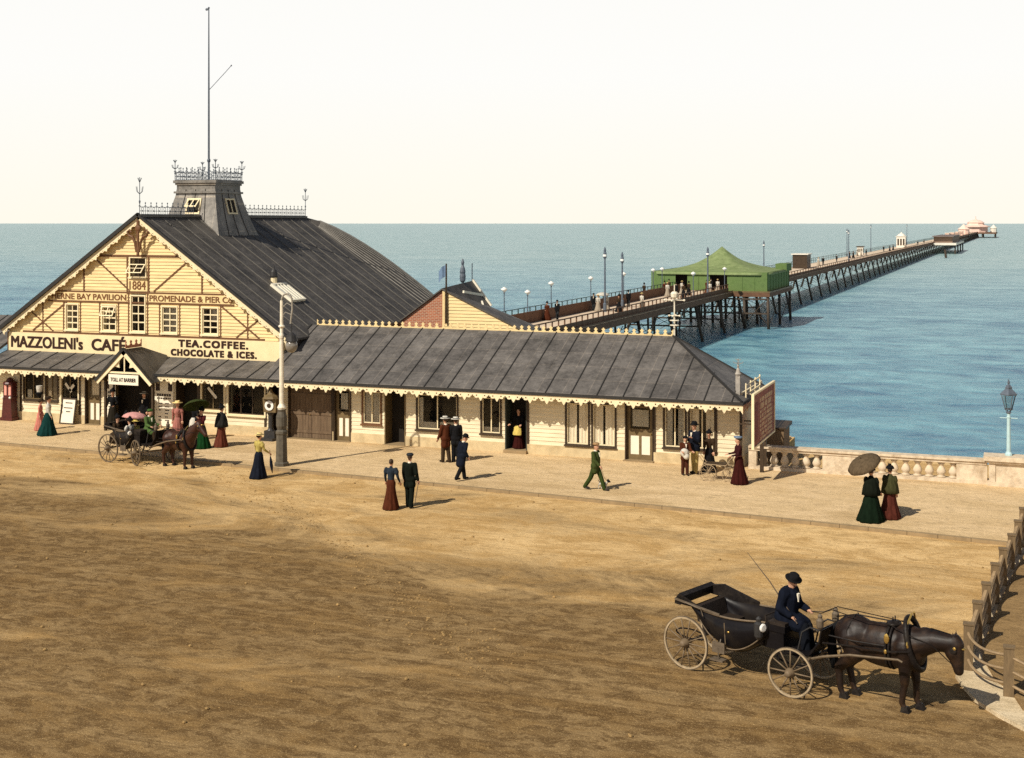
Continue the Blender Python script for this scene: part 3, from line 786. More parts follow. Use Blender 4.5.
# skylight and vent pot on the right-hand slope
m = MB()
def RS(y, x, d): return Vector((x, y, rz(x))) + Vector((K, 0, 1)).normalized() * d
xs_, ys_ = (-33.35, -32.2), (54.45, 55.8)
for a0, a1, b0, b1 in ((0, 1, 0, .10), (0, 1, .90, 1), (0, .07, .1, .9), (.93, 1, .1, .9), (.07, .93, .30, .34), (.07, .93, .5, .54), (.07, .93, .70, .74)):
    q = [RS(ys_[0] + (ys_[1] - ys_[0]) * b_, xs_[0] + (xs_[1] - xs_[0]) * a_, 0) for a_, b_ in ((a0, b0), (a1, b0), (a1, b1), (a0, b1))]
    nn = Vector((K, 0, 1)).normalized() * .13
    m.hexa(q, [p + nn for p in q])
sk = m.build('skylight', PAPER, roof)
m = MB(); m.quad(*[RS(y, x, .085) for x, y in ((xs_[0], ys_[0]), (xs_[1], ys_[0]), (xs_[1], ys_[1]), (xs_[0], ys_[1]))]); m.build('pane', mat('skylight_glass', (.42, .45, .44), .15, .1, 3, spec=.6), sk)
m = MB(); vp = Vector((-33.55, 55.15, rz(-33.55)))
m.lathe([(.15, -.1), (.15, .22)], vp, 10); vo = m.build('vent_pot', LACE, roof)
m = MB(); m.lathe([(.17, .22), (.19, .3), (.17, .5), (.10, .6), (.05, .66), (.03, .78)], vp, 10); m.build('cowl', IRON, vo)

# ------------------------------------------------------------------ low shop range with its long hipped roof
YW = 50.2; YE = 49.2; ZE = 2.74; YRD = 53.6; ZRD = 4.78; SL = (ZRD - ZE) / (YRD - YE)
shop = thing('shop_range', 'long low range of cream boarded shops under a grey hipped sheet roof', 'building', (-20, YW, .1), world=True)
XL, XR = -52.0, -9.9
def low(y): return ZE + SL * (y - YE)
m = MB()
def slab_(pts, t=.07):
    m.hexa([(x, y, z - t) for x, y, z in pts], pts)
ZAW = 3.33; SA = (ZAW - ZE) / (YG - YE)
slab_([(-46.13, YE, ZE), (-30.66, YE, ZE), (-30.66, YG - .12, ZAW - SA * .12), (-46.13, YG - .12, ZAW - SA * .12)])
slab_([(XL, YE, ZE), (-46.14, YE, ZE), (-46.14, YRD, ZRD), (XL, YRD, ZRD)]); slab_([(XL, YRD + .002, ZRD), (-46.14, YRD + .002, ZRD), (-46.14, 57.9, ZE + .06), (XL, 57.9, ZE + .06)])
RE = (-13.4, YRD, ZRD); FC = (-9.65, YE, ZE); BC = (-9.6, 53.9, ZE + .05)
slab_([(-30.658, YE, ZE), FC, RE, (-30.658, YRD, ZRD)])
slab_([FC, BC, RE])
m.hexa([(-30.65, YRD, ZRD - .06), RE, (-13.4, 57.9, ZE), (-30.65, 57.9, ZE)][0:4], [(-30.65, YRD, ZRD), (RE[0], RE[1], RE[2] + .06), (-13.4, 57.9, ZE + .06), (-30.65, 57.9, ZE + .06)])
slab_([RE, BC, (-13.4, 57.9, ZE + .055)])
lroof = m.build('roof', LEAD, shop)
m = MB()
x = -51.5
while x < -9.5:
    if x < -46.14: yt = YRD
    elif x < -30.75: yt = YG - .15
    elif x < -13.4: yt = YRD
    else: yt = YRD - (x + 13.4) / 4.0 * (YRD - YE)
    if yt - YE > .3: m.bar((x, YE + .0, ZE + .015), (x, yt, (low(yt) if x > -30.75 or x < -46.14 else ZE + SA * (yt - YE)) + .012), .04, .035)
    x += 1.06 + random.uniform(-.015, .015)
m.bar((-13.4, YRD, ZRD + .02), (FC[0], FC[1], FC[2] + .02), .09, .06); m.bar((-13.4, YRD, ZRD + .02), (BC[0], BC[1], BC[2] + .02), .09, .06)
m.bar((-30.6, YG, low(YG) + .02), (-30.6, YRD, ZRD + .02), .1, .06)
m.build('roof_seam', LEADRIB, lroof)
m = MB(); m.box(XL, -9.59, YE - .09, YE - .002, ZE - .10, ZE + .012); m.hexa([(-9.646, YE - .002, ZE - .1), (-9.59, YE - .002, ZE - .1), (-9.54, 53.9, ZE - .05), (-9.596, 53.9, ZE - .05)], [(-9.646, YE - .002, ZE + .012), (-9.59, YE - .002, ZE + .012), (-9.54, 53.9, ZE + .06), (-9.596, 53.9, ZE + .06)])
m.build('gutter', LEADRIB, lroof)
m = MB(); lace(m, (XL, YE - .05, ZE - .102), (-39.0, YE - .05, ZE - .102), .72, .035, .95); lace(m, (-35.9, YE - .05, ZE - .102), (-9.61, YE - .05, ZE - .102), .72, .035, .95)
lace(m, (-9.59, YE - .0, ZE - .102), (-9.55, 53.8, ZE - .06), .72, .03, .95, back=(-1, 0, 0))
m.build('valance', LACE, shop)
m = MB(); cresting_pickets(m, (-30.3, YRD, ZRD - .02), (-13.4, YRD, ZRD - .02), .335, .22, .022, .06); m.build('ridge_cresting', CREAM, lroof)
m = MB()
p = Vector((-13.35, YRD, ZRD))    # tall finial at the hip end
m.tube([p, p + Vector((0, 0, 2.15))], [.04, .022], 6)
for h, w in ((.85, .22), (1.5, .42)):
    for ax in (Vector((1, 0, 0)), Vector((0, 1, 0))):
        m.tube([p + Vector((0, 0, h)) - ax * w, p + Vector((0, 0, h))  + ax * w], .02, 5)
        for sg in (1, -1): m.ell(p + Vector((0, 0, h)) + ax * sg * w, (.05, .05, .05), 6, 4)
for h in (.45, .65): m.tube([p + Vector((.18 * math.cos(TAU * k / 10), .18 * math.sin(TAU * k / 10), h)) for k in range(10)], .025, 4, True)
m.lathe([(.05, 1.56), (.15, 1.62), (.17, 1.78), (.09, 1.86)], p, 8)
m.build('ridge_finial', POSTW, lroof)
m = MB()   # rail and pot near the corner
cpt = Vector((-10.0, 50.2, low(50.2)))
m.box(cpt.x - .085, cpt.x + .085, cpt.y - .085, cpt.y + .085, cpt.z - .4, cpt.z + .42); m.lathe([(.10, .42), (.13, .5), (.09, .56), (.07, .66), (.03, .74)], cpt, 8)
finial(m, cpt + Vector((0, 0, .66)), .42, .013)
m.build('corner_pot', mat('grey_zinc_pot', (.34, .31, .27), .6, .2, 8), lroof)
m = MB()
a = Vector((-9.72, 50.3, 2.72)); c = Vector((-9.68, 53.0, 2.78))
for h in (.18, .52): m.bar(a + Vector((0, 0, h)), c + Vector((0, 0, h)), .04, .05)
for t in (0, .33, .66, 1): q_ = a + (c - a) * t; m.bar(q_, q_ + Vector((0, 0, .62)), .045, .045)
m.build('roof_rail', LACE, lroof)
# front wall openings
Fz = 2.95
op = []
def W_(x0, x1, z0, z1): op.append((x0, x1, z0, z1)); return (x0, x1, z0, z1)
W1 = [W_(-44.24, -43.2, 1.12, 2.35), W_(-42.95, -42.3, 1.12, 2.35), W_(-42.05, -41.1, 1.05, 2.35), W_(-33.0, -33.0 + .0, 1.2, 1.2)]
op.pop()
D1 = W_(-40.65, -39.85, .1, 2.35)
PO = W_(-39.3, -36.8, .1, 2.5)
DK1 = W_(-35.6, -34.5, .1, 2.4)
W2 = [W_(-34.25, -33.1, 1.12, 2.3), W_(-32.85, -31.0, 1.0, 2.3)]
DK2 = W_(-30.75, -30.3, .1, 2.3)
BD = W_(-29.75, -27.65, .1, 2.3)
D2 = W_(-27.5, -26.75, .1, 2.35)
W3 = [W_(-26.12, -25.3, .95, 2.3)]
DK3 = W_(-25.05, -24.16, .1, 2.35)
W4 = [W_(-23.55, -21.75, .85, 2.3), W_(-20.62, -19.82, .85, 2.3)]
DK4 = W_(-19.55, -18.68, .22, 2.35)
W5 = [W_(-16.93, -16.03, .62, 2.25), W_(-15.83, -14.92, .62, 2.25)]
D3 = W_(-14.45, -13.38, .14, 2.3)
W6 = [W_(-12.88, -12.08, .75, 2.3), W_(-11.88, -10.92, .75, 2.3)]
holes = [(a - .05, c + .05, z0 - .05, z1 + .05) for a, c, z0, z1 in op]
m = MB(); boards(m, .5, Fz, lambda z: (XL, XR), YW, holes, .165, .03); m.build('front_wall', PALE, shop)
m = MB(); boards(m, .5, Fz, lambda z: (-4.5, 0), 0, (), .165, .03, fn=lambda a, w, d: (XR - d, YW - a + .0, w)); m.build('end_wall', PALE, shop)
m = MB()
x = XL
for a, c, z0, z1 in sorted(o for o in op if o[2] < .5):
    if a - .05 > x: m.box(x, a - .05, YW - .055, YW + .05, .05, .5); m.build('plinth', PLINTH, shop); m = MB()
    x = c + .05
m.box(x, XR + .03, YW - .055, YW + .05, .05, .5); m.box(XR - .02, XR + .055, YW + .051, YW + 4.4, .05, .5)
m.build('plinth', PLINTH, shop)
m = MB(); m.quad((XL, YW + .62, .1), (-10.1, YW + .62, .1), (-10.1, YW + .62, 3.1), (XL, YW + .62, 3.1)); m.build('dark_backing', DARKIN, shop)  # dark sheet added so the shop openings look shaded inside
m = MB()
for x in (-44.45, -41.0, -34.4, -30.95, -27.58, -18.6, -13.3, -10.86): m2 = MB(); m2.box(x - .05, x + .05, YW - .06, YW - .032, .5, 2.7); m2.build('wall_post', DKBROWN, shop)
m2 = MB(); m2.box(XR - .03, XR + .06, YW - .07, YW + .02, .5, 2.7); m2.build('wall_post', DKBROWN, shop)
m.bm.free()
H_ = [(.0, .44, 0, 1), (.54, 1, 0, 1)]; LOWC = [(.04, .44, 0, .32), (.56, .96, 0, .32)]
for (a, c, z0, z1) in W1[:2]: window(shop, a, c, z0, z1, YW, DKBROWN, OLIVE, 2, 1, [(.1, .35, 0, .35)])
w = window(shop, *W1[2], YW, LACE, OLIVE, 2, 1)
window(shop, *W2[0], YW, LACE, OLIVE, 2, 1); window(shop, *W2[1], YW, LACE, DKBROWN, 3, 1)
window(shop, *W3[0], YW, BROWN, LACE, 2, 1, [(0, 1, 0, 1)])
window(shop, *W4[0], YW, DKBROWN, LACE, 2, 1, [(.05, .45, 0, .2), (.55, .95, 0, .22), (.02, .12, 0, .9)]); window(shop, *W4[1], YW, DKBROWN, LACE, 2, 1, [(.05, .95, 0, .16)])
for q in W5: window(shop, *q, YW, DKBROWN, LACE, 1, 1, H_)
for q in W6: window(shop, *q, YW, DKBROWN, LACE, 2, 1, [(0, .36, 0, 1), (.64, 1, 0, 1)])
# crossed paper slips in the cafe windows
def slips(name, lst):
    for (xa, za, xb, zb) in lst: m = MB(); m.bar((xa, YW - .012, za), (xb, YW - .012, zb), .008, .13); m.build(name, PAPER, shop)
slips('window_notice', [(-41.85, 1.95, -41.5, 1.55), (-41.35, 1.9, -41.62, 1.6), (-33.95, 2.1, -33.5, 1.65)])
def door(x0, x1, z0, z1, m_, panel, glazed=True, y=YW + .1, leaves=1):
    fm = MB(); fm.box(x0 - .05, x0, YW - .06, YW + .2, z0, z1 + .05); fm.box(x1, x1 + .05, YW - .06, YW + .2, z0, z1 + .05); fm.box(x0, x1, YW - .06, YW + .2, z1, z1 + .05)
    fr = fm.build('door_frame', DKBROWN, shop)
    W0 = (x1 - x0) / leaves
    for L in range(leaves):
        a = x0 + W0 * L + .006; c = x0 + W0 * (L + 1) - .006; d = MB(); h = z1 - z0
        if glazed:
            for r in ((a, a + .13, z0, z1), (c - .13, c, z0, z1), (a + .13, c - .13, z0, z0 + .2), (a + .13, c - .13, z0 + h * .44, z0 + h * .56), (a + .13, c - .13, z1 - .12, z1), ((a + c) / 2 - .05, (a + c) / 2 + .05, z0 + .2, z0 + h * .44)): d.box(r[0], r[1], y, y + .05, r[2], r[3])
        else:
            n = 7
            for i in range(n): d.box(a + (c - a) * i / n + .004, a + (c - a) * (i + 1) / n - .004, y, y + .04, z0 + .02, z1)
            for z in (z0 + .3, z0 + h * .5, z1 - .3): d.box(a, c, y - .025, y - .002, z - .06, z + .06)
        o = d.build('door', m_, shop)
        if glazed:
            p_ = MB(); p_.box(a + .13, c - .13, y + .02, y + .035, z0 + .2, z0 + h * .44); p_.build('panel', panel, o)
            p_ = MB(); p_.quad((a + .13, y + .02, z0 + h * .56), (c - .13, y + .02, z0 + h * .56), (c - .13, y + .02, z1 - .12), (a + .13, y + .02, z1 - .12)); p_.build('pane', GLASS, o)
            curtain(a + .2, c - .2, z0 + h * .6, z1 - .2, y + .07, 3).build('curtain', CURT, o, True)
        hd = MB(); hd.ell((c - .07, y - .035, z0 + h * .48), (.03, .035, .03), 8, 6); hd.build('handle', BRASS, o)
    st = MB(); st.box(x0 - .08, x1 + .08, YW - .25, YW + .2, .05, z0 if z0 > .11 else .108); st.build('step', KERBM, fr)
door(*D1, OLIVE, PAPER); door(*D2, OLIVE, PAPER); door(*D3, OLIVE, PAPER); door(*BD, DOORGREY, None, False, leaves=2)
def doorway(x0, x1, z0, z1, jm):
    fm = MB(); fm.box(x0 - .05, x0, YW - .05, YW + .6, z0, z1 + .05); fm.box(x1, x1 + .05, YW - .05, YW + .6, z0, z1 + .05); fm.box(x0, x1, YW - .05, YW + .2, z1, z1 + .05)
    fr = fm.build('doorway', jm, shop)
    st = MB(); st.box(x0 - .06, x1 + .06, YW - .22, YW + .61, .05, z0 + .012); st.build('step', KERBM, fr)
TEAL = mat('grey_green_paint', (.045, .052, .042), .6, .3, 4)
for q, jm in ((DK1, DKBROWN), (DK2, DKBROWN), (DK3, OLIVE), (DK4, TEAL), (PO, OLIVE)): doorway(*q, jm)
# porch gablet over the cafe entrance
PX0 = -37.25; PH = 1.5; PZ = 3.86; PE = 2.42; YP = 48.55; pk = (PZ - PE) / PH
m = MB()
for sg in (1, -1):
    e0 = (PX0 + sg * PH, YP, PE); pts = [(PX0, YP, PZ), e0, (PX0 + sg * PH, YE + .1, PE), (PX0 + sg * .5, YG - .16, PZ - pk * .5), (PX0, YP + 1.25, PZ)]
    n_ = Vector((sg * pk, 0, 1)).normalized() * .07
    m.hexa([Vector(p) - n_ for p in pts], pts)
m.hexa([(PX0 - .5, YG - .16, PZ - pk * .5 - .07), (PX0 + .5, YG - .16, PZ - pk * .5 - .07), (PX0, YP + 1.25, PZ - .07)], [(PX0 - .5, YG - .16, PZ - pk * .5), (PX0 + .5, YG - .16, PZ - pk * .5), (PX0, YP + 1.25, PZ)])
porch = m.build('porch_roof', SLATE, shop)
m = MB()
for sg in (1, -1):
    dirn = Vector((sg, 0, -pk)).normalized(); dn = Vector((-sg * pk, 0, -1)).normalized(); a = Vector((PX0, YP - .05, PZ - .03)); c = a + dirn * 2.1
    m.hexa([a + dn * .2, c + dn * .16, c + dn * .16 + Vector((0, .045, 0)), a + dn * .2 + Vector((0, .045, 0))], [a, c, c + Vector((0, .045, 0)), a + Vector((0, .045, 0))])
    vg = MB(); vg.bar(a + Vector((0, .03, .06)), c + Vector((0, .03, 0)) - dn * .04, .14, .06 if sg > 0 else .13); vg.build('verge', LEADRIB, porch)
    # trefoil spandrel
    pts = [(PX0 + sg * .02, 3.62), (PX0 + sg * .24, 3.45), (PX0 + sg * .30, 3.2), (PX0 + sg * .26, 3.02), (PX0 + sg * .5, 3.06), (PX0 + sg * .72, 2.98), (PX0 + sg * .86, 2.82)]
    outr = [(PX0 + sg * .02, 3.74), (PX0 + sg * .30, 3.50), (PX0 + sg * .46, 3.34), (PX0 + sg * .56, 3.24), (PX0 + sg * .72, 3.08), (PX0 + sg * .88, 2.94), (PX0 + sg * 1.02, 2.80)]
    for (p0, p1, o0, o1) in zip(pts, pts[1:], outr, outr[1:]): m.extr([p0, p1, o1, o0], lambda u, w, d_: (u, YP + .02 + d_, w), 0, .04)
m.box(PX0 - .025, PX0 + .025, YP + .01, YP + .05, 2.82, 3.7); m.box(PX0 - 1.0, PX0 + 1.0, YP - .0, YP + .07, 2.76, 2.84)
m.build('bargeboard', LACE, porch)
m = MB(); cresting_pickets(m, (PX0, YP + .1, PZ + .02), (PX0, YP + 1.25, PZ + .02), .38, .22, .03, .13); m.build('ridge_cresting', REDTRIM, porch)
m = MB()
for sg in (1, -1): m2 = MB(); m2.box(PX0 + sg * 1.28 - .05, PX0 + sg * 1.28 + .05, YP + .3, YP + .4, .1, 2.6); m2.build('porch_post', DKBROWN, shop)
m.build('porch_post', DKBROWN, porch)
hs = thing('hanging_sign', 'small white lettered board hanging under the porch gable', 'sign', (PX0, YP - .02, 2.3), world=True)
m = MB(); m.box(PX0 - .80, PX0 + .80, YP - .06, YP - .02, 2.27, 2.72); m.build('board', PAPER, hs)
m = MB()
for sg in (1, -1): m.tube([(PX0 + sg * .6, YP - .04, 2.7), (PX0 + sg * .6, YP + .03, 2.80)], .012, 5)
m.build('chain', IRON, hs)
lettering([('TOLL AT BARRIER', PX0 - .68, PX0 + .68, 2.41, .17, YP - .062, .004)], INK, hs)
# posters either side of the porch
def poster(x0, x1, z0, z1, y, label, seed, name='poster'):
    rnd = random.Random(seed)
    t = thing(name, label, 'poster', ((x0 + x1) / 2, y, z0), world=True)
    m = MB(); m.box(x0, x1, y - .03, y, z0, z1); m.build('board', PAPER, t)
    m = MB(); h = z1 - z0; w = x1 - x0; yy = y - .034
    for sg in (0, 1):
        a = x0 + w * (.05 if sg == 0 else .72); m.box(a, a + w * .23, yy, y - .031, z0 + h * .78, z0 + h * .96)
    z = z0 + h * .72
    for hh in (.055, .035):
        a = x0 + w * .12
        while a < x1 - w * .18:
            c = a + rnd.uniform(.05, .12) * w; m.box(a, min(c, x1 - .06), yy, y - .031, z - h * hh, z); a = c + .025 * w
        z -= h * (hh + .03)
    for r_ in range(6):
        z -= h * .075
        for a, c in ((.08, .14), (.2, .42), (.55, .8)):
            if rnd.random() < .8: m.box(x0 + w * a, x0 + w * (c - rnd.random() * .08), yy, y - .031, z, z + h * .022)
    m.build('print', INK, t)
poster(-39.42, -38.93, .3, 2.25, YW - .06, 'narrow white printed bill on the wall left of the porch opening', 3)
poster(-36.75, -35.75, .25, 2.3, YW - .06, 'tall wide white printed bill right of the porch opening, near the dark doorway', 5)
# ------------------------------------------------------------------ pier entrance building behind the shops
ent = thing('entrance_building', 'small gabled building behind the shop roof, half red brick and half cream boards', 'building', (-27, 62.3, .1), world=True)
YB = 62.28
m = MB(); m.hexa([(-30.6, YB, .1), (-27.8, YB, .1), (-27.8, YB + .25, .1), (-30.6, YB + .25, .1)], [(-30.6, YB, 4.05), (-27.8, YB, 6.02), (-27.8, YB + .25, 6.02), (-30.6, YB + .25, 4.05)])
m.build('brick_wall', BRICK, ent)
m = MB(); boards(m, .4, 6.0, lambda z: (-27.72, -27.72 + max(0, (6.06 - z) / .45)) if z > 4.2 else (-27.72, -23.6), YB, (), .17, .04)
m.box(-27.8, -27.66, YB - .06, YB + .02, .1, 5.98); m.box(-27.7, -23.6, YB + .05, YB + .2, .1, 4.1)
m.build('board_wall', CREAM, ent)
m = MB()
F_, B_, C_, E_ = (-27.8, YB - .12, 6.12), (-27.8, 66.3, 6.35), (-26.75, 66.3, 4.95), (-23.2, YB - .12, 4.05)
D_ = (-23.2, 64.6, 4.0)
def tri_slab(m, pts, t=.08): m.hexa([(x, y, z - t) for x, y, z in pts], pts)
tri_slab(m, [F_, E_, D_, C_]); tri_slab(m, [F_, C_, B_])
tri_slab(m, [(-30.6, YB - .12, 4.15), F_, B_, (-30.6, 66.3, 4.2)])
er = m.build('roof', SLATE, ent)
m = MB(); m.bar((-27.78, 66.25, 6.4), (-26.70, 66.3, 5.0), .12, .1); m.bar((-26.9, 65.5, 5.62), (-27.2, 63.6, 5.88), .10, .13); m.bar((-26.4, 64.2, 5.35), (-26.0, 63.4, 5.2), .08, .09)
m.build('white_trim', PAPER, er)
m = MB(); q = Vector((-27.8, 64.9, 6.28)); m.lathe([(.06, 0), (.15, .12), (.17, .35), (.14, .5), (.16, .6), (.12, .8), (.06, .95), (.09, 1.1), (.03, 1.3)], q, 10); m.build('roof_lantern', IRONBLUE, er)
m = MB(); m.tube([(-27.8, 66.2, 6.3), (-27.8, 66.2, 7.3)], .03, 5); m.build('roof_spike', IRONBLUE, er)
fl = thing('flagpole', 'thin wooden pole with a small blue flag on the brick and board gable', 'flagpole', (-27.55, YB - .15, 4.6), world=True)
m = MB(); m.tube([(-27.55, YB - .12, 4.3), (-27.55, YB - .12, 7.4)], [.06, .04], 6); m.build('pole', DKBROWN, fl)
m = MB(); n = 8; rows = [[m.v((-27.57 - .42 * i / n, YB - .12 + .06 * math.sin(i * 1.1), 7.35 - .6 * j - .35 * (i / n) ** 1.4)) for i in range(n + 1)] for j in (0, 1)]
for i in range(n): m.f([rows[0][i], rows[0][i + 1], rows[1][i + 1], rows[1][i]])
m.build('flag', mat('faded_blue_flag', (.16, .24, .36), .9, .15, 5), fl, True)

# ------------------------------------------------------------------ street furniture
lp = thing('street_lamp', 'tall cream hooped lamp post with dark iron base on the pavement edge', 'street lamp', (-26.59, 44.27, .1), world=True)
LX, LY = -26.59, 44.27
m = MB(); m.lathe([(.28, .1), (.28, .22), (.23, .26), (.205, 1.3), (.235, 1.36), (.235, 1.44), (.16, 1.52)], (LX, LY, 0), 8); m.lathe([(.17, 1.52), (.21, 1.65), (.21, 2.0), (.15, 2.2), (.17, 2.28)], (LX, LY, 0), 12)
m.build('base', mat('mossy_iron', (.10, .085, .062), .7, .35, 6, dirt=(.05, .045, .035)), lp)
m = MB(); m.lathe([(.14, 2.28), (.17, 2.36), (.092, 2.5), (.082, 5.0), (.10, 5.05), (.10, 5.15), (.068, 5.25), (.058, 6.5)], (LX, LY, 0), 12)
m.lathe([(.1, 5.45), (.13, 5.5), (.1, 5.55)], (LX, LY, 0), 10)
m.build('post', POSTW, lp)
m = MB()
hx = Vector((.98, .2, 0)).normalized(); top = Vector((LX, LY, 6.5))
pts = [top + Vector((0, 0, 0))] + [top + hx * (.21 - .21 * math.cos(a)) + Vector((0, 0, .26 * math.sin(a))) for a in [math.pi * i / 10 for i in range(11)]] + [top + hx * .43 + Vector((0, 0, -.35)), top + hx * .38 + Vector((0, 0, -.7)), top + hx * .36 + Vector((0, 0, -.9))]
m.tube(pts, .034, 8)
for a, c in ((.0, -.55), (.06, -.2)): m.tube([top + hx * .41 + Vector((0, 0, c)), top + hx * (.15 + a) + Vector((0, 0, c + .1)), top + hx * .0 + Vector((0, 0, c - .1))], .018, 5)
for i in range(9): m.ell(pts[2 + i] , (.045, .045, .045), 6, 4)
m.build('hoop', mat('grey_iron_hoop', (.30, .27, .22), .6, .2, 8), lp)
m = MB(); gc = Vector((LX, LY, 4.75)) + hx * .40
m.ell(gc, (.24, .24, .27), 16, 10); g = m.build('lamp_globe', mat('smoky_globe', (.20, .18, .15), .15, .3, 6, spec=.6), lp, True)
m = MB(); m.lathe([(.06, .62), (.20, .50), (.23, .36), (.25, .28), (.1, .3)], gc - Vector((0, 0, .1)), 12); m.tube([gc + Vector((0, 0, .5)), gc + Vector((0, 0, .85)), top + hx * .38 + Vector((0, 0, -.9))], .02, 5); m.build('lamp_cap', IRON, g)
m = MB(); m.bar((LX, LY, 5.15), tuple(gc + Vector((0, 0, .38))), .03, .04); m.bar((LX, LY, 4.4), tuple(gc + Vector((0, 0, -.2))), .02, .02); m.build('bracket', IRON, lp)

ws = thing('weighing_machine', 'dark iron weighing machine with round white dial beside the shop wall', 'weighing machine', (-30.2, 49.3, .1), world=True)
x, y = -30.2, 49.3
m = MB(); m.box(x - .32, x + .32, y - .32, y + .3, .1, .22); m.box(x - .26, x + .26, y - .05, y + .26, .22, .5); m.lathe([(.17, .5), (.11, .6), (.10, 1.15), (.15, 1.25), (.19, 1.3)], (x, y + .08, 0), 10)
m.build('stand', IRON, ws)
m = MB(); m.hexa([(x - .30, y - .02, 1.3), (x + .30, y - .02, 1.3), (x + .30, y + .22, 1.3), (x - .30, y + .22, 1.3)], [(x - .34, y - .04, 1.9), (x + .34, y - .04, 1.9), (x + .34, y + .24, 1.9), (x - .34, y + .24, 1.9)])
m.lathe([(.38, 1.9), (.30, 2.0), (.16, 2.08), (.06, 2.22), (.02, 2.32)], (x, y + .1, 0), 8)
m.build('dial_case', OLIVE, ws)
m = MB(); m.lathe([(.215, 0), (.215, .03), (.17, .035)], (x, y - .035, 1.6), 24, (0, -1, 0)); dl = m.build('dial', WHITE, ws)
m = MB(); m.lathe([(.10, .0), (.10, .015)], (x, y - .07, 1.6), 14, (0, -1, 0)); m.build('hand', DKBROWN, dl)
m = MB(); m.lathe([(.12, 1.93), (.09, 2.02)], (x, y - .12, 0), 8)

vm = thing('slot_machine', 'dark red iron slot machine with pinkish glass front at the far left', 'slot machine', (-44.85, 49.85, .1), world=True)
x, y = -44.85, 49.85
m = MB(); m.box(x - .36, x + .36, y - .25, y + .22, .1, .25); m.hexa([(x - .30, y - .2, .25), (x + .30, y - .2, .25), (x + .30, y + .2, .25), (x - .30, y + .2, .25)], [(x - .24, y - .18, 1.15), (x + .24, y - .18, 1.15), (x + .24, y + .2, 1.15), (x - .24, y + .2, 1.15)])
m.box(x - .30, x + .30, y - .2, y + .21, 1.15, 1.22); m.box(x - .26, x + .26, y - .13, y + .2, 1.22, 1.85); m.lathe([(.34, 1.85), (.30, 1.93), (.18, 1.97), (.14, 2.08), (.02, 2.14)], (x, y + .03, 0), 4 * 3)
m.build('case', MAROON, vm)
m = MB()
for a in (-.19, .06): m.box(x + a, x + a + .13, y - .142, y - .132, 1.3, 1.78)
m.build('glass_front', PINKP, vm)
m = MB()
for sg in (-1, 1): m.ell((x + sg * .22, y - .22, 1.2), (.06, .06, .06), 8, 6)
m.build('handle', WHITE, vm)
ab = thing('notice_board', 'dark framed white notice board leaning on the cafe wall', 'notice board', (-41.45, 49.85, .1), world=True)
x, y = -41.45, 49.8
m = MB()
def LB(a, z, d): return (x + a, y + .22 * z / 1.2 - d, .1 + z)
for a0, a1, z0, z1 in ((-.42, -.36, 0, 1.2), (.36, .42, 0, 1.2), (-.36, .36, 0, .06), (-.36, .36, 1.14, 1.2)):
    m.hexa([LB(a0, z0, -.02), LB(a1, z0, -.02), LB(a1, z0, .04), LB(a0, z0, .04)], [LB(a0, z1, -.02), LB(a1, z1, -.02), LB(a1, z1, .04), LB(a0, z1, .04)])
m.build('frame', DKBROWN, ab)
m = MB(); m.hexa([LB(-.36, .06, 0), LB(.36, .06, 0), LB(.36, .06, .015), LB(-.36, .06, .015)], [LB(-.36, 1.14, 0), LB(.36, 1.14, 0), LB(.36, 1.14, .015), LB(-.36, 1.14, .015)]); sh = m.build('sheet', PAPER, ab)
m = MB()
for z, a, c in ((.95, -.2, .2), (.72, -.26, .24), (.55, -.12, .14)): m.hexa([LB(a, z, .017), LB(c, z, .017), LB(c, z, .02), LB(a, z, .02)], [LB(a, z + .045, .017), LB(c, z + .045, .017), LB(c, z + .045, .02), LB(a, z + .045, .02)])
m.build('print', INK, sh)

sg_ = thing('advertising_sign', 'big weathered red lettered sign board projecting beside the shop corner', 'sign', (-8.85, 49.4, 1.3), world=True)
y0, y1, sx_ = 47.2, 51.5, -8.85
m = MB(); m.box(sx_ - .05, sx_, y0, y1, 1.42, 3.28); bd = m.build('board', REDSIGN, sg_)
m = MB(); m.box(sx_ - .06, sx_ + .035, y0 - .07, y0, 1.35, 3.35); m.box(sx_ - .06, sx_ + .035, y1, y1 + .07, 1.35, 3.35); m.box(sx_ - .06, sx_ + .035, y0, y1, 3.282, 3.35); m.box(sx_ - .06, sx_ + .035, y0, y1, 1.35, 1.418)
m.build('frame', LACE, sg_)
m = MB(); rnd = random.Random(4); z = 3.1
for hh in (.16, .2, .1, .13, .1, .13, .09, .12, .09, .1):
    z -= hh + .055; a = y0 + 1.25 + rnd.uniform(0, .25)
    while a < y1 - .5:
        w_ = rnd.uniform(.07, .16) * (1 + hh); m.box(sx_ + .001, sx_ + .008, a, a + w_ * .6, z, z + hh); a += w_ + (rnd.random() < .2) * .15
m.build('lettering', mat('faded_cream_lettering', (.55, .40, .26), .8, .3, 9), bd)
m = MB(); m.box(sx_ + .002, sx_ + .012, y0 + .25, y0 + .85, 1.6, 2.95); m.build('panel', mat('deep_red_panel', (.16, .028, .014), .7, .3, 5), bd)
m = MB()
for y_ in (49.55, 50.15): m.box(sx_ - .20, sx_ - .062, y_, y_ + .09, .1, 3.2)
for y_ in (49.5, 50.3):
    m.bar((XR + .1, y_, 1.9), (sx_ - .06, y_, 1.9), .05, .05)
m.build('bracket', DKBROWN, sg_)
sd = thing('wooden_hut', 'small brown boarded hut behind the red sign at the sea wall', 'hut', (-8.6, 53.4, -.3), world=True)
m = MB(); m.box(-9.6, -8.65, 52.6, 54.0, -4.2, 1.3); m.build('wall', mat('brown_hut_boards', (.20, .13, .07), .85, .3, 4, stretch=(5, 5, .5), dirt=(.08, .05, .03)), sd)
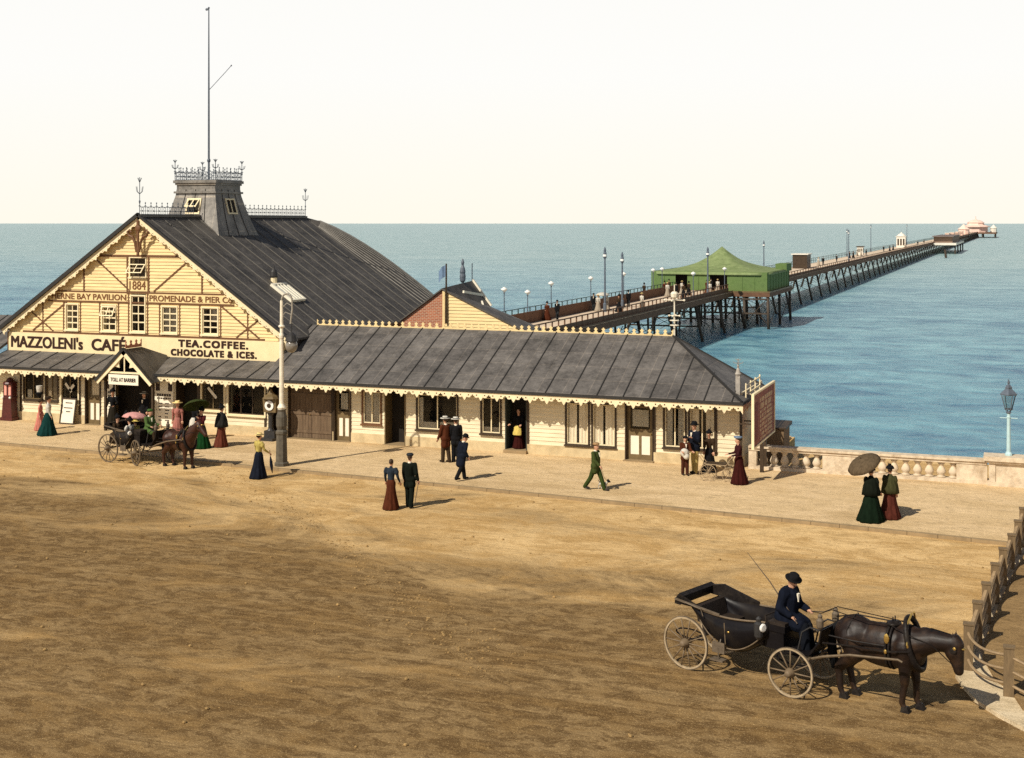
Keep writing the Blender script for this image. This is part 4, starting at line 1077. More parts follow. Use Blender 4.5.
m = MB(); m.hexa([(-9.68, 52.5, 1.302), (-8.56, 52.5, 1.302), (-8.56, 54.1, 1.302), (-9.68, 54.1, 1.302)], [(-9.68, 52.5, 1.36), (-8.56, 52.5, 1.36), (-8.56, 54.1, 1.44), (-9.68, 54.1, 1.44)]); m.build('roof', DKBROWN, sd)

# balustrade
bal = thing('balustrade', 'pale stone sea front balustrade with turned balusters and solid panels', 'balustrade', (-5, 50.35, .1), world=True)
YBAL = 50.38
m = MB(); m.box(-9.6, -1.0, YBAL - .24, YBAL + .24, .05, .22); m.build('plinth', STONE, bal)
m = MB(); m.box(-9.6, -1.0, YBAL - .20, YBAL + .20, .80, .90); m.box(-9.6, -1.0, YBAL - .26, YBAL + .26, .90, .98); m.build('coping', STONE, bal)
m = MB(); m.bm.free()
for a_, c_ in ((-9.6, -9.3), (-6.82, -5.3), (-2.05, -1.0)):
    m = MB(); m.box(a_, c_, YBAL - .17, YBAL + .17, .22, .8); m.build('solid_panel', STONE, bal)
bprof = [(.115, .22), (.115, .27), (.075, .285), (.085, .32), (.118, .39), (.125, .44), (.105, .52), (.065, .62), (.055, .68), (.085, .70), (.085, .725), (.06, .735), (.11, .755), (.11, .80)]
first = None
bx = [-9.05 + .40 * i for i in range(6)] + [-5.07 + .415 * i for i in range(8)]
for x in bx:
    if first is None:
        m = MB(); m.lathe([(r * 1.32, z - .22) for r, z in bprof], (0, 0, 0), 14); first = m.build('baluster', STONE, None, True)
        b_ = first
    else:
        b_ = first.copy(); COL.objects.link(b_)
    b_.parent = bal; b_.location = (x + 5, YBAL - 50.35, .22 - .1)
m = MB(); m.box(-1.0, 2.6, YBAL - .42, YBAL + .3, .05, .24); m.box(-.94, 2.6, YBAL - .34, YBAL + .24, .24, .92); m.box(-1.05, 2.6, YBAL - .45, YBAL + .32, .92, 1.0); m.box(-1.12, 2.6, YBAL - .52, YBAL + .36, 1.0, 1.16)
for a, c in ((-.94, -.72), (.62, .85)): m.box(a, c, YBAL - .375, YBAL - .342, .24, .92)
m.build('pedestal', STONE, bal)
m = MB(); m.box(2.6, 30, YBAL - .2, YBAL + .2, .05, .86); m.box(2.6, 30, YBAL - .26, YBAL + .26, .862, .98); m.build('solid_panel', STONE, bal)
ln = thing('promenade_lamp', 'pale blue promenade lamp with glazed lantern on the balustrade pedestal', 'street lamp', (-.28, YBAL, 1.16), world=True)
x, y = -.28, YBAL
m = MB(); m.lathe([(.13, 1.16), (.13, 1.22), (.075, 1.3), (.06, 2.5), (.08, 2.53), (.055, 2.56), (.05, 2.7)], (x, y, 0), 10); m.tube([(x - .3, y, 2.5), (x + .3, y, 2.5)], .018, 5); m.build('post', POSTB, ln)
m = MB(); m.lathe([(.06, 2.66), (.1, 2.7), (.05, 2.74)], (x, y, 0), 8)
for k in range(4):
    a = TAU * k / 4 + .5; c_, s_ = math.cos(a), math.sin(a)
    m.tube([(x + .05 * c_, y + .05 * s_, 2.72), (x + .13 * c_, y + .13 * s_, 2.82), (x + .27 * c_, y + .27 * s_, 3.32)], .016, 5)
m.lathe([(.28, 3.32), (.29, 3.36), (.22, 3.44), (.11, 3.55), (.12, 3.6), (.07, 3.68), (.02, 3.72), (.05, 3.76), (.01, 3.9)], (x, y, 0), 4, fr=None)
m.lathe([(.13, 2.8), (.15, 2.83), (.13, 2.85)], (x, y, 0), 4)
m.build('lantern_frame', IRONBLUE, ln)
m = MB()
for k in range(4):
    a0 = TAU * k / 4 + .5; a1 = a0 + TAU / 4
    m.quad((x + .125 * math.cos(a0), y + .125 * math.sin(a0), 2.84), (x + .125 * math.cos(a1), y + .125 * math.sin(a1), 2.84), (x + .262 * math.cos(a1), y + .262 * math.sin(a1), 3.31), (x + .262 * math.cos(a0), y + .262 * math.sin(a0), 3.31))
m.build('lantern_glass', glass_mat('lantern_glass', (.75, .82, .82)), ln)

# rail fence round the garden
fn_ = thing('rail_fence', 'weathered post and rail fence with sagging rails curving round the garden corner', 'fence', (-.6, 33, .1), world=True)
fp = [(10, 22.9), (8.1, 23.7), (6.2, 24.6), (4.4, 25.5), (2.6, 26.4), (1.0, 27.2), (-.16, 28.0), (-.97, 29.33), (-.82, 31.1), (-.66, 32.9), (-.50, 34.7), (-.34, 36.5), (-.16, 38.3), (.02, 40.1), (.16, 41.9), (.35, 43.9)]
for i, (x, y) in enumerate(fp):
    m = MB(); w_ = .10; z1 = 1.02 + random.uniform(-.03, .03)
    tx, ty = random.uniform(-.025, .025), random.uniform(-.025, .025)
    m.hexa([(x - w_, y - w_, .0), (x + w_, y - w_, .0), (x + w_, y + w_, .0), (x - w_, y + w_, .0)], [(x - w_ + tx, y - w_ + ty, z1), (x + w_ + tx, y - w_ + ty, z1), (x + w_ + tx, y + w_ + ty, z1), (x - w_ + tx, y + w_ + ty, z1)])
    m.box(x + tx - w_ - .015, x + tx + w_ + .015, y + ty - w_ - .015, y + ty + w_ + .015, z1, z1 + .03)
    m.build('post', WOODFENCE, fn_)
for (a, c) in zip(fp, fp[1:]):
    for z in (.88, .60, .32):
        m = MB(); pts = []
        dx, dy = c[0] - a[0], c[1] - a[1]; L = math.hypot(dx, dy); nx_, ny_ = dy / L, -dx / L
        if nx_ > 0: nx_, ny_ = -nx_, -ny_
        for k in range(11):
            t = k / 10; b4 = 4 * t * (1 - t)
            bow = .16 if a == fp[6] else (.05)
            pts.append((a[0] + dx * t + nx_ * bow * b4, a[1] + dy * t + ny_ * bow * b4, z - (.24 if a[1] > 29.2 else .08) * b4))
        m.tube(pts, .058 if a[1] > 29.2 else .030, 6); m.build('rail', ROPE, fn_)

# ------------------------------------------------------------------ the pier
PXL, PXR = -42.3, -34.8; PY0, PY1 = 76.0, 1330.0; DZ = .6
pier = thing('pier', 'very long timber pier on dark raking iron piles running out to sea', 'pier', (-38.5, PY0, 0), world=True)
m = MB(); m.box(PXL - .1, PXR + .1, PY0, PY1, DZ - .12, DZ); m.build('deck', DECKM, pier)
m = MB(); m.box(PXR + .0, PXR + .22, PY0, PY1, -.08, DZ - .125); m.box(PXL - .22, PXL, PY0, PY1, -.08, DZ - .125); m.box(PXR + .18, PXR + .26, PY0, PY1, DZ - .02, DZ + .12); m.box(-39.0, -38.4, PY0, PY1, -.1, DZ - .125)
m.build('girder', WOODP, pier)
m = MB()
m.box(PXR + .02, PXR + .1, PY0, 168, DZ + .95, DZ + 1.04); m.box(PXR + .03, PXR + .09, PY0, 168, DZ + .0, DZ + .55)
y = PY0
while y < 168:
    m.box(PXR + .01, PXR + .11, y, y + .1, DZ, DZ + 1.0); y += 1.55
m.box(PXR + .03, PXR + .09, 188, PY1, DZ + .8, DZ + .9); m.box(PXR + .035, PXR + .085, 188, PY1, DZ, DZ + .45)
y = 188
while y < PY1: m.box(PXR + .0, PXR + .12, y, y + .12, DZ, DZ + .9); y += 3.1 if y < 500 else 12.5
m.build('seaward_railing', WOODP, pier)
m = MB()
for z in (.55, 1.05): m.box(PXL - .09, PXL - .03, PY0, PY1, DZ + z, DZ + z + .06)
y = PY0
while y < PY1: m.box(PXL - .1, PXL - .02, y, y + .09, DZ, DZ + 1.08); y += 1.55 if y < 260 else 3.1
m.build('landward_railing', RAILG, pier)
m = MB(); m.box(-41.05, -40.6, PY0, 168, DZ + .42, DZ + .5); m.box(-40.62, -40.52, PY0, 168, DZ + .0, DZ + 1.0)
y = PY0
while y < 168: m.box(-41.05, -40.62, y, y + .1, DZ, DZ + .42); y += 2
m.build('bench_screen', WOODP, pier)
stuff_p = MB(); br_ = MB(); i = 0; y = 88.0
while y < PY1:
    far = i >= 48; near = i < 9
    for sg, xx in ((-1, PXL + .1), (1, PXR - .1)):
        pb = stuff_p if far else MB()
        r = .20 if far else .17
        pb.tube([(xx, y, -.05), (xx + sg * 1.1, y - .6, SEAZ - .4)], r, 5 if far else 8)
        if near: pb.tube([(xx - sg * 2.4, y + .3, -.05), (xx - sg * 2.3, y + .4, SEAZ - .4)], r * .7, 5 if far else 8)
        if not far: pb.build('pile', PILEM, pier, True)
    if not far:
        for z0, z1 in ((-.2, -3.9), (-3.9, -.2)): br_.tube([(PXL, y, z0), (PXR, y, z1)], .03, 4)
        if near: br_.tube([(PXR + .25, y - .1, -.3), (PXR + .7, y + 5.5, -3.8)], .03, 4); br_.tube([(PXR + .9, y - .4, -3.6), (PXR + .1, y + 5.5, -.3)], .03, 4)
        if near: br_.box(PXL - .4, PXR + .4, y - .25, y - .10, -2.6, -2.42)
        br_.box(PXL - .1, PXR + .1, y - .15, y + .15, -.35, -.07)
        for sg, xx in ((-1, PXL), (1, PXR)): br_.tube([(xx + sg * .35, y, -2.4), (xx + sg * .2, y + 6.2, -.2)], .05, 4)
    y += 12.4; i += 1
o = stuff_p.build('far_piles', PILEM, pier); o['kind'] = 'stuff'
br_.build('lattice', PILEM, pier)

# green pavilion standing on its platform
pv = thing('green_tent', 'large green canvas covered pavilion with a pointed top on the pier', 'pavilion', (-37.7, 178.5, DZ), world=True)
x0, x1, y0, y1 = -45.5, -30.1, 170.0, 187.2
m = MB(); m.box(x0 - .3, x1 + .4, y0 - .4, y1 + .4, -.05, DZ - .125 + .0); m.build('platform', WOODP, pv)
m = MB(); m.box(x0 - .3, x1 + .4, y0 - .4, y1 + .4, DZ - .12, DZ + .06); m.build('platform_floor', OLIVE, pv)
m = MB(); ht = 3.1
def vwall(a, c):
    m.hexa([(a[0], a[1], DZ + .06), (c[0], c[1], DZ + .06), (c[0], c[1] + .12, DZ + .06), (a[0], a[1] + .12, DZ + .06)], [(a[0], a[1], ht), (c[0], c[1], ht), (c[0], c[1] + .12, ht), (a[0], a[1] + .12, ht)])
for a, c in ((x0, -42.2), (-40.6, -37.6), (-35.3, x1)): vwall((a, y0), (c, y0))
m.box(-42.2, -40.6, y0 + .01, y0 + .1, 2.7, ht); m.box(-37.6, -35.3, y0 + .01, y0 + .1, 2.85, ht)
m.box(x1 - .12, x1, y0 + .12, y1, DZ + .06, ht); m.box(x0, x0 + .12, y0 + .12, y1, DZ + .06, ht); m.box(x0, x1, y1 - .12, y1, DZ + .06, ht)
for yy in [y0 + .12 + (y1 - y0) * k / 8 for k in range(9)]: m.box(x1 - .02, x1 + .05, yy, yy + .12, DZ + .06, ht)
for xx in (-33.4, -31.8, -43.8, -39.2): m.box(xx, xx + .1, y0 - .05, y0, DZ + .06, ht)
m.build('wall', GREEND, pv)
m = MB(); cx_, cy_ = (x0 + x1) / 2, (y0 + y1) / 2; rings = []; nn = 40
for k in range(12):
    t = k / 11; zz = ht - .05 + 3.3 * ((1 - t) ** 2.3) * .86 + .42 * (1 - t)
    ring = []
    for j in range(nn):
        a = TAU * (j + .5) / nn; cx1, sy1 = math.cos(a), math.sin(a); q = max(abs(cx1), abs(sy1))
        sq = 1 / q; sq = 1 + (sq - 1) * ss(.1, .75, t)
        sag = -.10 * (math.sin(a * 4) ** 2) * t * (1 - t) * 4
        ring.append(m.v((cx_ + cx1 * sq * (x1 - x0 + .5) / 2 * t, cy_ + sy1 * sq * (y1 - y0 + .5) / 2 * t, zz + sag)) if k else None)
    rings.append(ring)
apx = m.v((cx_, cy_, ht + 3.2))
for j in range(nn): m.f([apx, rings[1][j], rings[1][(j + 1) % nn]])
for A, B2 in zip(rings[1:], rings[2:]):
    for j in range(nn): m.f([A[j], B2[j], B2[(j + 1) % nn], A[(j + 1) % nn]])
vl = [m.v((v_.co.x, v_.co.y, v_.co.z - .32)) for v_ in rings[-1]]
for j in range(nn): m.f([rings[-1][j], vl[j], vl[(j + 1) % nn], rings[-1][(j + 1) % nn]])
m.build('canopy', GREENC, pv, True)
m = MB(); m.box(x1 - 1.2, x1 + .35, y1 - 4, y1 + .35, ht - .3, ht + .75); m.build('end_screen', GREEND, pv)
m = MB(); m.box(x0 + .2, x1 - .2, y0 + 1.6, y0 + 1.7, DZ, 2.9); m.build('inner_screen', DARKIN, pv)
for xx in [x0 + .2 + (x1 - x0 - .1) * k / 5 for k in range(6)]:
    for yy in (y0 - .1, (y0 + y1) / 2, y1 + .1):
        m = MB(); m.tube([(xx, yy, -.05), (xx + .15, yy - .2, SEAZ - .4)], .19, 8); m.build('pile', PILEM, pv, True)
m = MB()
for a, c in ((0, 1), (1, 2), (2, 3), (3, 4), (4, 5)):
    xa, xb = x0 + .2 + (x1 - x0 - .1) * a / 5, x0 + .2 + (x1 - x0 - .1) * c / 5
    m.tube([(xa, y0 - .15, -.2), (xb, y0 - .15, -3.6)], .05, 4); m.tube([(xb, y0 - .15, -.2), (xa, y0 - .15, -3.6)], .05, 4)
for zz in (-2.3, -.45): m.box(x0, x1, y0 - .35, y0 - .2, zz, zz + .2)
for a, c in ((y0, cy_), (cy_, y1)): m.tube([(x1 + .3, a, -.2), (x1 + .3, c, -3.6)], .05, 4); m.tube([(x1 + .3, c, -.2), (x1 + .3, a, -3.6)], .05, 4)
m.build('lattice', PILEM, pv)
# painted boat landing post standing in front of the pavilion
# lamps on the pier
def globe_lamp(name, x, y, h, label, group):
    t = thing(name, label, 'lamp', (x, y, DZ), group=group)
    m = MB(); m.lathe([(.12, 0), (.12, .15), (.055, .3), (.045, h - .45), (.09, h - .35), (.05, h - .3)], (0, 0, 0), 8); m.build('post', IRONBLUE, t)
    m = MB(); m.lathe([(.05, h - .32), (.24, h - .14), (.30, h - .02), (.22, h + .04), (.1, h + .12), (.02, h + .17)], (0, 0, 0), 12); m.build('lamp_globe', WHITE, t, True)
    return t
g0 = globe_lamp('pier_lamp', -42.2, 107.8, 3.1, 'white globed lamp on the pier railing nearest the shop roof', 'globe lamps along the pier railing')
for (x, y, lab) in ((-42.0, 113.2, 'low white globed lamp standing just right of the nearest railing lamp'), (-42.2, 120.3, 'white globed railing lamp behind the strolling dark couple on the pier'), (-42.2, 133.0, 'white globed railing lamp just left of the two tall masts'), (-42.2, 145.5, 'white globed railing lamp just right of the two tall masts'), (-42.2, 158.6, 'white globed railing lamp at the left edge of the green pavilion'), (-42.2, 163, 'white globed railing lamp close against the green pavilion wall'), (-35.0, 149.5, 'white globed lamp before the green pavilion, near its entrance'), (-34.9, 166.5, 'white globed lamp at the pier edge by the pavilion corner')):
    c = copy_tree(g0); c.location = (x, y, DZ if y != 113.2 else DZ - .5); c['label'] = lab
def mast(x, y, h, label):
    t = thing('lamp_mast', label, 'lamp mast', (x, y, DZ), group='tall lamp masts on the pier')
    m = MB(); m.lathe([(.18, 0), (.18, .8), (.11, .9), (.09, h * .6), (.08, h - 1.2)], (0, 0, 0), 8); m.build('post', IRONBLUE, t)
    m = MB(); m.lathe([(.08, h - 1.2), (.2, h - 1.0), (.17, h - .6), (.12, h - .5), (.14, h - .3), (.04, h)], (0, 0, 0), 8); m.build('lantern', IRONBLUE, t)
    m = MB(); m.lathe([(.12, h - 1.0), (.215, h - .95), (.2, h - .75), (.1, h - .72)], (0, 0, 0), 8); m.build('lamp_glass', WHITE, t)
mast(-38.5, 126, 6.5, 'tall dark lamp mast, left of the pair standing mid deck'); mast(-38.3, 131.5, 5.9, 'slightly shorter dark lamp mast, right of the pair mid deck')
mast(-34.95, 156.9, 6.0, 'dark lamp mast at the pier edge in front of the green pavilion'); mast(-42.2, 235, 5.8, 'slim dark mast just beyond the green pavilion')
for y, lab in ((357, 'thin dark mast far along the pier past the white kiosk'), (418, 'thin dark mast far out, before the small white hut'), (560, 'thin far mast beyond the small white hut'), (300, 'thin mast on the pier between the kiosk and strollers')): mast(-42.1 if y != 300 else -35, y, 8.5 if y > 400 else 7.5, lab)

def kiosk(name, x, y, w, l, h, label, wm, rm, dome=0):
    t = thing(name, label, 'kiosk', (x, y, DZ))
    m = MB(); m.box(-w / 2, w / 2, -l / 2, l / 2, .0, h); m.build('wall', wm, t)
    m = MB(); m.box(-w / 2 - .25, w / 2 + .25, -l / 2 - .25, l / 2 + .25, h, h + .18)
    if dome: m.lathe([(w * .45, h + .18), (w * .42, h + .5), (w * .3, h + dome * .7), (w * .1, h + dome), (.05, h + dome * 1.35)], (0, 0, 0), 12)
    m.build('roof', rm, t)
    m = MB()
    for k in (-.3, 0, .3): m.box(w * k - w * .09, w * k + w * .09, -l / 2 - .03, -l / 2 - .003, .8, h * .8)
    for k in (-.3, 0, .3): m.box(w / 2 + .003, w / 2 + .03, l * k - l * .09, l * k + l * .09, .8, h * .8)
    m.build('window', DKBROWN, t)
    return t
WPALE = mat('white_painted_wood', (.74, .68, .58), .6, .08, 2)
kiosk('tram_car', -39.6, 262, 2.8, 5, 2.7, 'dark little pier tram with a white roof just past the green pavilion', DKBROWN, WPALE)
kiosk('pier_hut', -39.2, 496, 3.2, 4, 4.0, 'small white hut far out on the pier deck', WPALE, WPALE, 1.2)
kiosk('ticket_box', -40.6, 375, 1.6, 2.2, 2.3, 'tiny white ticket box beside the far pier railing', WPALE, DKBROWN)
sh_ = thing('landing_shelter', 'long brown shelter on a landing stage jutting from the far pier', 'shelter', (-29.5, 655, DZ), world=True)
m = MB(); m.box(-36, -25, 610, 700, -.3, DZ); m.build('landing_stage', WPALE, sh_)
m = MB(); m.box(-35, -27, 620, 695, DZ, 3.3); m.build('wall', mat('faded_brown_wood', (.22, .15, .11), .8, .2, .5), sh_)
m = MB(); m.box(-35.6, -26.4, 618, 697, 3.3, 3.7); m.build('roof', mat('grey_brown_roof', (.16, .13, .12), .8, .2, .5), sh_)
for yy in (612, 640, 670, 698):
    m = MB(); m.tube([(-25.5, yy, -.3), (-25.5, yy, SEAZ - .4)], .35, 6); m.build('pile', PILEM, sh_)
dol = MB(); dol.tube([(-25.9, 541, SEAZ - .5), (-26.3, 541, -.9)], .45, 8); tag(dol.build('mooring_post', PILEM), 'single dark mooring post standing in the water right of the far pier', 'mooring post')
# pier head
ph = thing('pier_head_pavilion', 'pinkish white domed pavilion at the far pier head', 'pavilion', (-38, 1330, DZ), world=True)
PINKW = mat('pinkish_white_wood', (.80, .56, .46), .7, .1, .1)
m = MB(); m.box(-50, -18, 1290, 1380, -.6, DZ); m.build('platform', WOODP, ph)
m = MB(); m.lathe([(11, DZ), (11, 5.5), (13, 5.6), (13, 6.2), (8, 7.8), (7.4, 9.6), (8.2, 9.8), (4.5, 12.0), (1.5, 12.6), (.4, 13.5), (.3, 16)], (-37, 1335, 0), 10); m.build('wall', PINKW, ph)
for xx in (-49, -40, -30, -19):
    for yy in (1292, 1340):
        m = MB(); m.tube([(xx, yy, -.5), (xx, yy, SEAZ - .5)], .6, 6); m.build('pile', PILEM, ph)
ph2 = thing('pier_head_kiosk', 'small pinkish pointed kiosk just before the pier head pavilion', 'kiosk', (-39, 1080, DZ), world=True)
m = MB(); m.lathe([(4.2, DZ), (4.2, 4.5), (4.8, 4.6), (2.5, 6.3), (.3, 8.6)], (-39, 1090, 0), 10); m.build('wall', PINKW, ph2)
ph3 = thing('pier_head_hut', 'small white hut at the seaward right corner of the pier head', 'hut', (-21, 1340, DZ), world=True)
m = MB(); m.lathe([(3.0, DZ), (3.0, 4.5), (3.4, 4.6), (1.5, 6.5), (.2, 8)], (-21, 1345, 0), 8); m.build('wall', WPALE, ph3)
for i, (y, w_) in enumerate(((800, 2.2), (860, 2.6), (930, 2.0), (1000, 2.4))):
    kiosk('pier_booth', -37.5, y, w_, 14, 3.0, ('low pale booth on the far pier just past the landing shelter', 'second low pale booth past the far landing shelter', 'third low pale booth past the far landing shelter', 'low pale booth nearest the pier head kiosk')[i], PINKW, WPALE)
# ------------------------------------------------------------------ people
_cm = {}
def cloth(c, name=None):
    k = tuple(round(x, 3) for x in c)
    if k not in _cm: _cm[k] = mat(name or 'cloth', tuple(x * .68 for x in c), .9, .35, 9, .7, spec=.05, stretch=(1.6, 1.6, .45))
    return _cm[k]
def rotv(v, yaw): return Vector((v[0] * math.cos(yaw) - v[1] * math.sin(yaw), v[0] * math.sin(yaw) + v[1] * math.cos(yaw), v[2]))
def hand(mb, w, d, side, curl=.7):
    """palm and five bent fingers at wrist w, forearm direction d"""
    d = d.normalized(); s = Vector((0, side, 0)); s = (s - d * s.dot(d)).normalized(); n = d.cross(s) * side
    pc = w + d * .05
    mb.ell(pc, (.026, .044, .052), 8, 6, rot=Matrix((n, s, d)).transposed())
    for i, L in enumerate((.066, .076, .070, .054)):
        b = w + d * .088 + s * (-.030 + .020 * i); k = b + d * L * .5 - n * .006; e = k + d * L * .45 * math.cos(curl) - n * L * .5 * math.sin(curl)
        mb.tube([b - d * .02, b, k, e], [.010, .010, .009, .006], 6)
    b = w + d * .03 - s * .036; mb.tube([b, b - s * .022 + d * .026, b - s * .024 + d * .060 - n * .012], [.012, .011, .007], 6)
def person(label, loc, yaw, h=1.72, sex='m', skin=SKIN, coat=NAVY, lower=None, hat=None, hatm=None, arms=((8, 6, 12), (-6, 6, 14)), legs=((0, 0), (0, 0)),
           lean=0, hem=.78, hair=HAIRM, sit=None, headyaw=0, nod=0, shirt=True, moustache=False, group=None, skirt_w=.40, bustle=.06, apron=None, cape=None, puff=True, cuffs=False, beltm=None, low=False, bulk=1.08):
    """facing local +X; root mesh is the body; returns (root, dict of joint points in world space)"""
    s = h / 1.75; vx = .03 if low else .017
    lower = lower or coat
    P = lambda x, y, z: Vector((x, y, z)) * s
    legj = []
    for sg, (pt, kn) in zip((1, -1), legs):
        hp = Vector((0, .09 * sg, 0)); a = R(pt); k = hp + Vector((math.sin(a) * .44, 0, -math.cos(a) * .44)); b = a - R(kn); an = k + Vector((math.sin(b) * .42, 0, -math.cos(b) * .42))
        legj.append([hp, k, an])
    hz = sit / s if sit is not None else -min(l[2].z for l in legj) + .075
    for l in legj:
        for v in l: v.z += hz; v *= s
    L = R(lean); hipc = P(0, 0, hz)
    def T(x, y, z):   # torso point, z above the hip
        return hipc + P(x * math.cos(L) + z * math.sin(L), y, -x * math.sin(L) + z * math.cos(L))
    sh = [T(0, .185, .50), T(0, -.185, .50)]; neck = T(.0, 0, .56); hc = T(.03 + .02 * nod, 0, .735 - .02 * nod)
    armj = []
    for S, sg, (pt, out, el) in zip(sh, (1, -1), arms):
        a, o, e = R(pt) , R(out), R(el)
        e1 = S + P(math.sin(a) * math.cos(o) * .29, sg * math.sin(o) * .29, -math.cos(a) * math.cos(o) * .29)
        b = a + e; o2 = o * .5
        w = e1 + P(math.sin(b) * math.cos(o2) * .25, sg * math.sin(o2) * .25 - sg * .10 * (el > 60), -math.cos(b) * math.cos(o2) * .25)
        armj.append([S, e1, w])
    # body
    m = MB(); hy = R(headyaw)
    def HD(x, y, z): q = rotv((x, y, z), hy); nd = R(nod * 20); return hc + P(q.x * math.cos(nd) + q.z * math.sin(nd), q.y, -q.x * math.sin(nd) + q.z * math.cos(nd))
    m.ell(hc, (.098 * s, .076 * s, .118 * s), 14, 10); m.cap(HD(.03, 0, -.05), HD(.055, 0, -.095), .058 * s, .034 * s); m.cap(HD(.088, 0, .005), HD(.112, 0, -.028), .012 * s, .018 * s, 8)
    for sg in (1, -1): m.ell(HD(-.005, .077 * sg, -.01), (.022 * s, .012 * s, .03 * s), 8, 6)
    m.cap(neck - P(0, 0, .06), HD(0, 0, -.06), .058 * s, .052 * s)
    m.cap(T(0, 0, .42), T(0, 0, .12), .10 * s, (.10 if sex == 'm' else .06) * s); m.cap(T(0, .13, .48), T(0, -.13, .48), .06 * s, .06 * s)
    for a in armj: m.cap(a[0], a[1], .046 * s, .036 * s); m.cap(a[1], a[2], .036 * s, .026 * s)
    for l in legj: m.cap(l[0], l[1], .075 * s, .05 * s); m.cap(l[1], l[2], .05 * s, .035 * s); m.cap(l[2], l[2] + P(.12, 0, -.04), .035 * s, .03 * s)
    me = remeshed(m, vx, 2)
    if not low:
        m2 = MB()
        for a, sg in zip(armj, (1, -1)): hand(m2, a[2], a[2] - a[1], sg)
        m2.bm.from_mesh(me); bmesh.ops.recalc_face_normals(m2.bm, faces=m2.bm.faces); m2.bm.to_mesh(me); m2.bm.free()
    root = link('person', me, skin, None, True, loc)
    root.rotation_euler = (0, 0, yaw); tag(root, label, 'person', group)
    # face
    if not low:
        for sg in (1, -1):
            e = MB(); e.ell(HD(.088, .03 * sg, .012), (.012 * s, .014 * s, .009 * s), 8, 6); e.build('eye', BLACKC, root)
        e = MB(); e.cap(HD(.093, .022, -.06), HD(.093, -.022, -.06), .007 * s, .007 * s, 6); e.build('mouth', MAROON, root)
        if moustache: e = MB(); e.cap(HD(.10, .03, -.045), HD(.106, 0, -.038), .009 * s, .013 * s, 6); e.cap(HD(.10, -.03, -.045), HD(.106, 0, -.038), .009 * s, .013 * s, 6); e.build('moustache', hair, root, True)
    m = MB(); m.ell(HD(-.018, 0, .028), (.098 * s, .084 * s, .105 * s), 12, 8)
    if sex == 'w': m.ell(HD(-.10, 0, .03), (.055 * s, .06 * s, .055 * s), 10, 8)
    else: m.cap(HD(-.06, 0, .0), HD(-.055, 0, -.06), .045 * s, .035 * s)
    m.build('hair', hair, root, True)
    # upper garment
    m = MB()
    if sex == 'm':
        q = bulk * s; m.cap(T(.01, 0, .40), T(.015, 0, .14), .155 * q, .155 * q); m.cap(T(0, .12 * bulk, .47), T(0, -.12 * bulk, .47), .09 * q, .09 * q); m.cap(T(.0, .06, .02), T(0, -.06, .02), .145 * q, .145 * q)
        if sit is not None:
            for l in legj: m.cap(l[0], l[0].lerp(l[1], .8), .13 * q, .115 * q)
        if sit is None:
            zb = hem - hz
            m.cap(T(0, .05, 0), T(-.01, .07, zb), .13 * s, .145 * s); m.cap(T(0, -.05, 0), T(-.01, -.07, zb), .13 * s, .145 * s)
        for a in armj:
            m.cap(a[0], a[1], .073 * q, .062 * q); m.cap(a[1], a[1] + (a[2] - a[1]) * .93, .062 * q, .048 * q)
    else:
        m.cap(T(.015, 0, .40), T(0, 0, .10), .14 * s, .115 * s); m.cap(T(0, .115, .475), T(0, -.115, .475), .07 * s, .07 * s); m.cap(T(.05, .055, .34), T(.05, -.055, .34), .085 * s, .085 * s)
        for a in armj:
            if puff: m.ell(a[0] + (a[1] - a[0]) * .35, (.085 * s, .085 * s, .11 * s), 10, 8)
            m.cap(a[0], a[1], .07 * s, .052 * s); m.cap(a[1], a[1] + (a[2] - a[1]) * .95, .05 * s, .036 * s)
        m.cap(T(0, 0, .5), T(0, 0, .585), .062 * s, .054 * s)
    link('coat' if sex == 'm' else 'bodice', remeshed(m, vx * 1.15, 2), coat, root, True)
    if sex == 'm':
        m = MB()
        m.cap(T(0, .05, .02), T(0, -.05, .02), .12 * s, .12 * s)
        for l in legj: m.cap(l[0], l[1], .10 * q, .08 * q); m.cap(l[1], l[2] + P(0, 0, -.01), .08 * q, .07 * q)
        link('trousers', remeshed(m, vx * 1.15, 2), lower, root, True)
        if shirt:
            m = MB(); m.lathe([(.066 * s, 0), (.062 * s, .045 * s)], neck - P(0, 0, .01), 12); m.extr([(-.035, .0), (.035, 0), (.008, -.16), (-.008, -.16)], lambda u, w, d: T(.135 * bulk + d + w * -.10, u, .52 + w), 0, .035); m.build('shirt', PAPER, root)
    else:
        m = MB(); n = 56
        hemz = .02
        def fr(t, r, hh):
            f = ss(0, 1, (1 - (hh) / (hz + .12)))
            return r * (1 + .07 * f * math.cos(t * 11) + .04 * f * math.cos(t * 6 + 1)) + bustle * f * max(0, -math.cos(t)) * s
        H = hz + .13; pr = [(skirt_w * .97, hemz), (skirt_w, .05), (skirt_w * .86, H * .22), (skirt_w * .66, H * .5), (skirt_w * .56, H * .72), (.17, H * .88), (.115, H)]
        if sit is not None: pr = [(.30, max(hemz, hz - .35)), (.33, hz - .1), (.30, hz + .08), (.17, hz + .16), (.1, hz + .22)]
        m.lathe([(r * s, z * s) for r, z in pr], (.0, 0, 0), n, fr=fr); m.build('skirt', lower, root, True)
        if beltm: m = MB(); m.lathe([(.112 * s, -.02 * s), (.115 * s, .02 * s)], T(0, 0, .13), 16); m.build('belt', beltm, root)
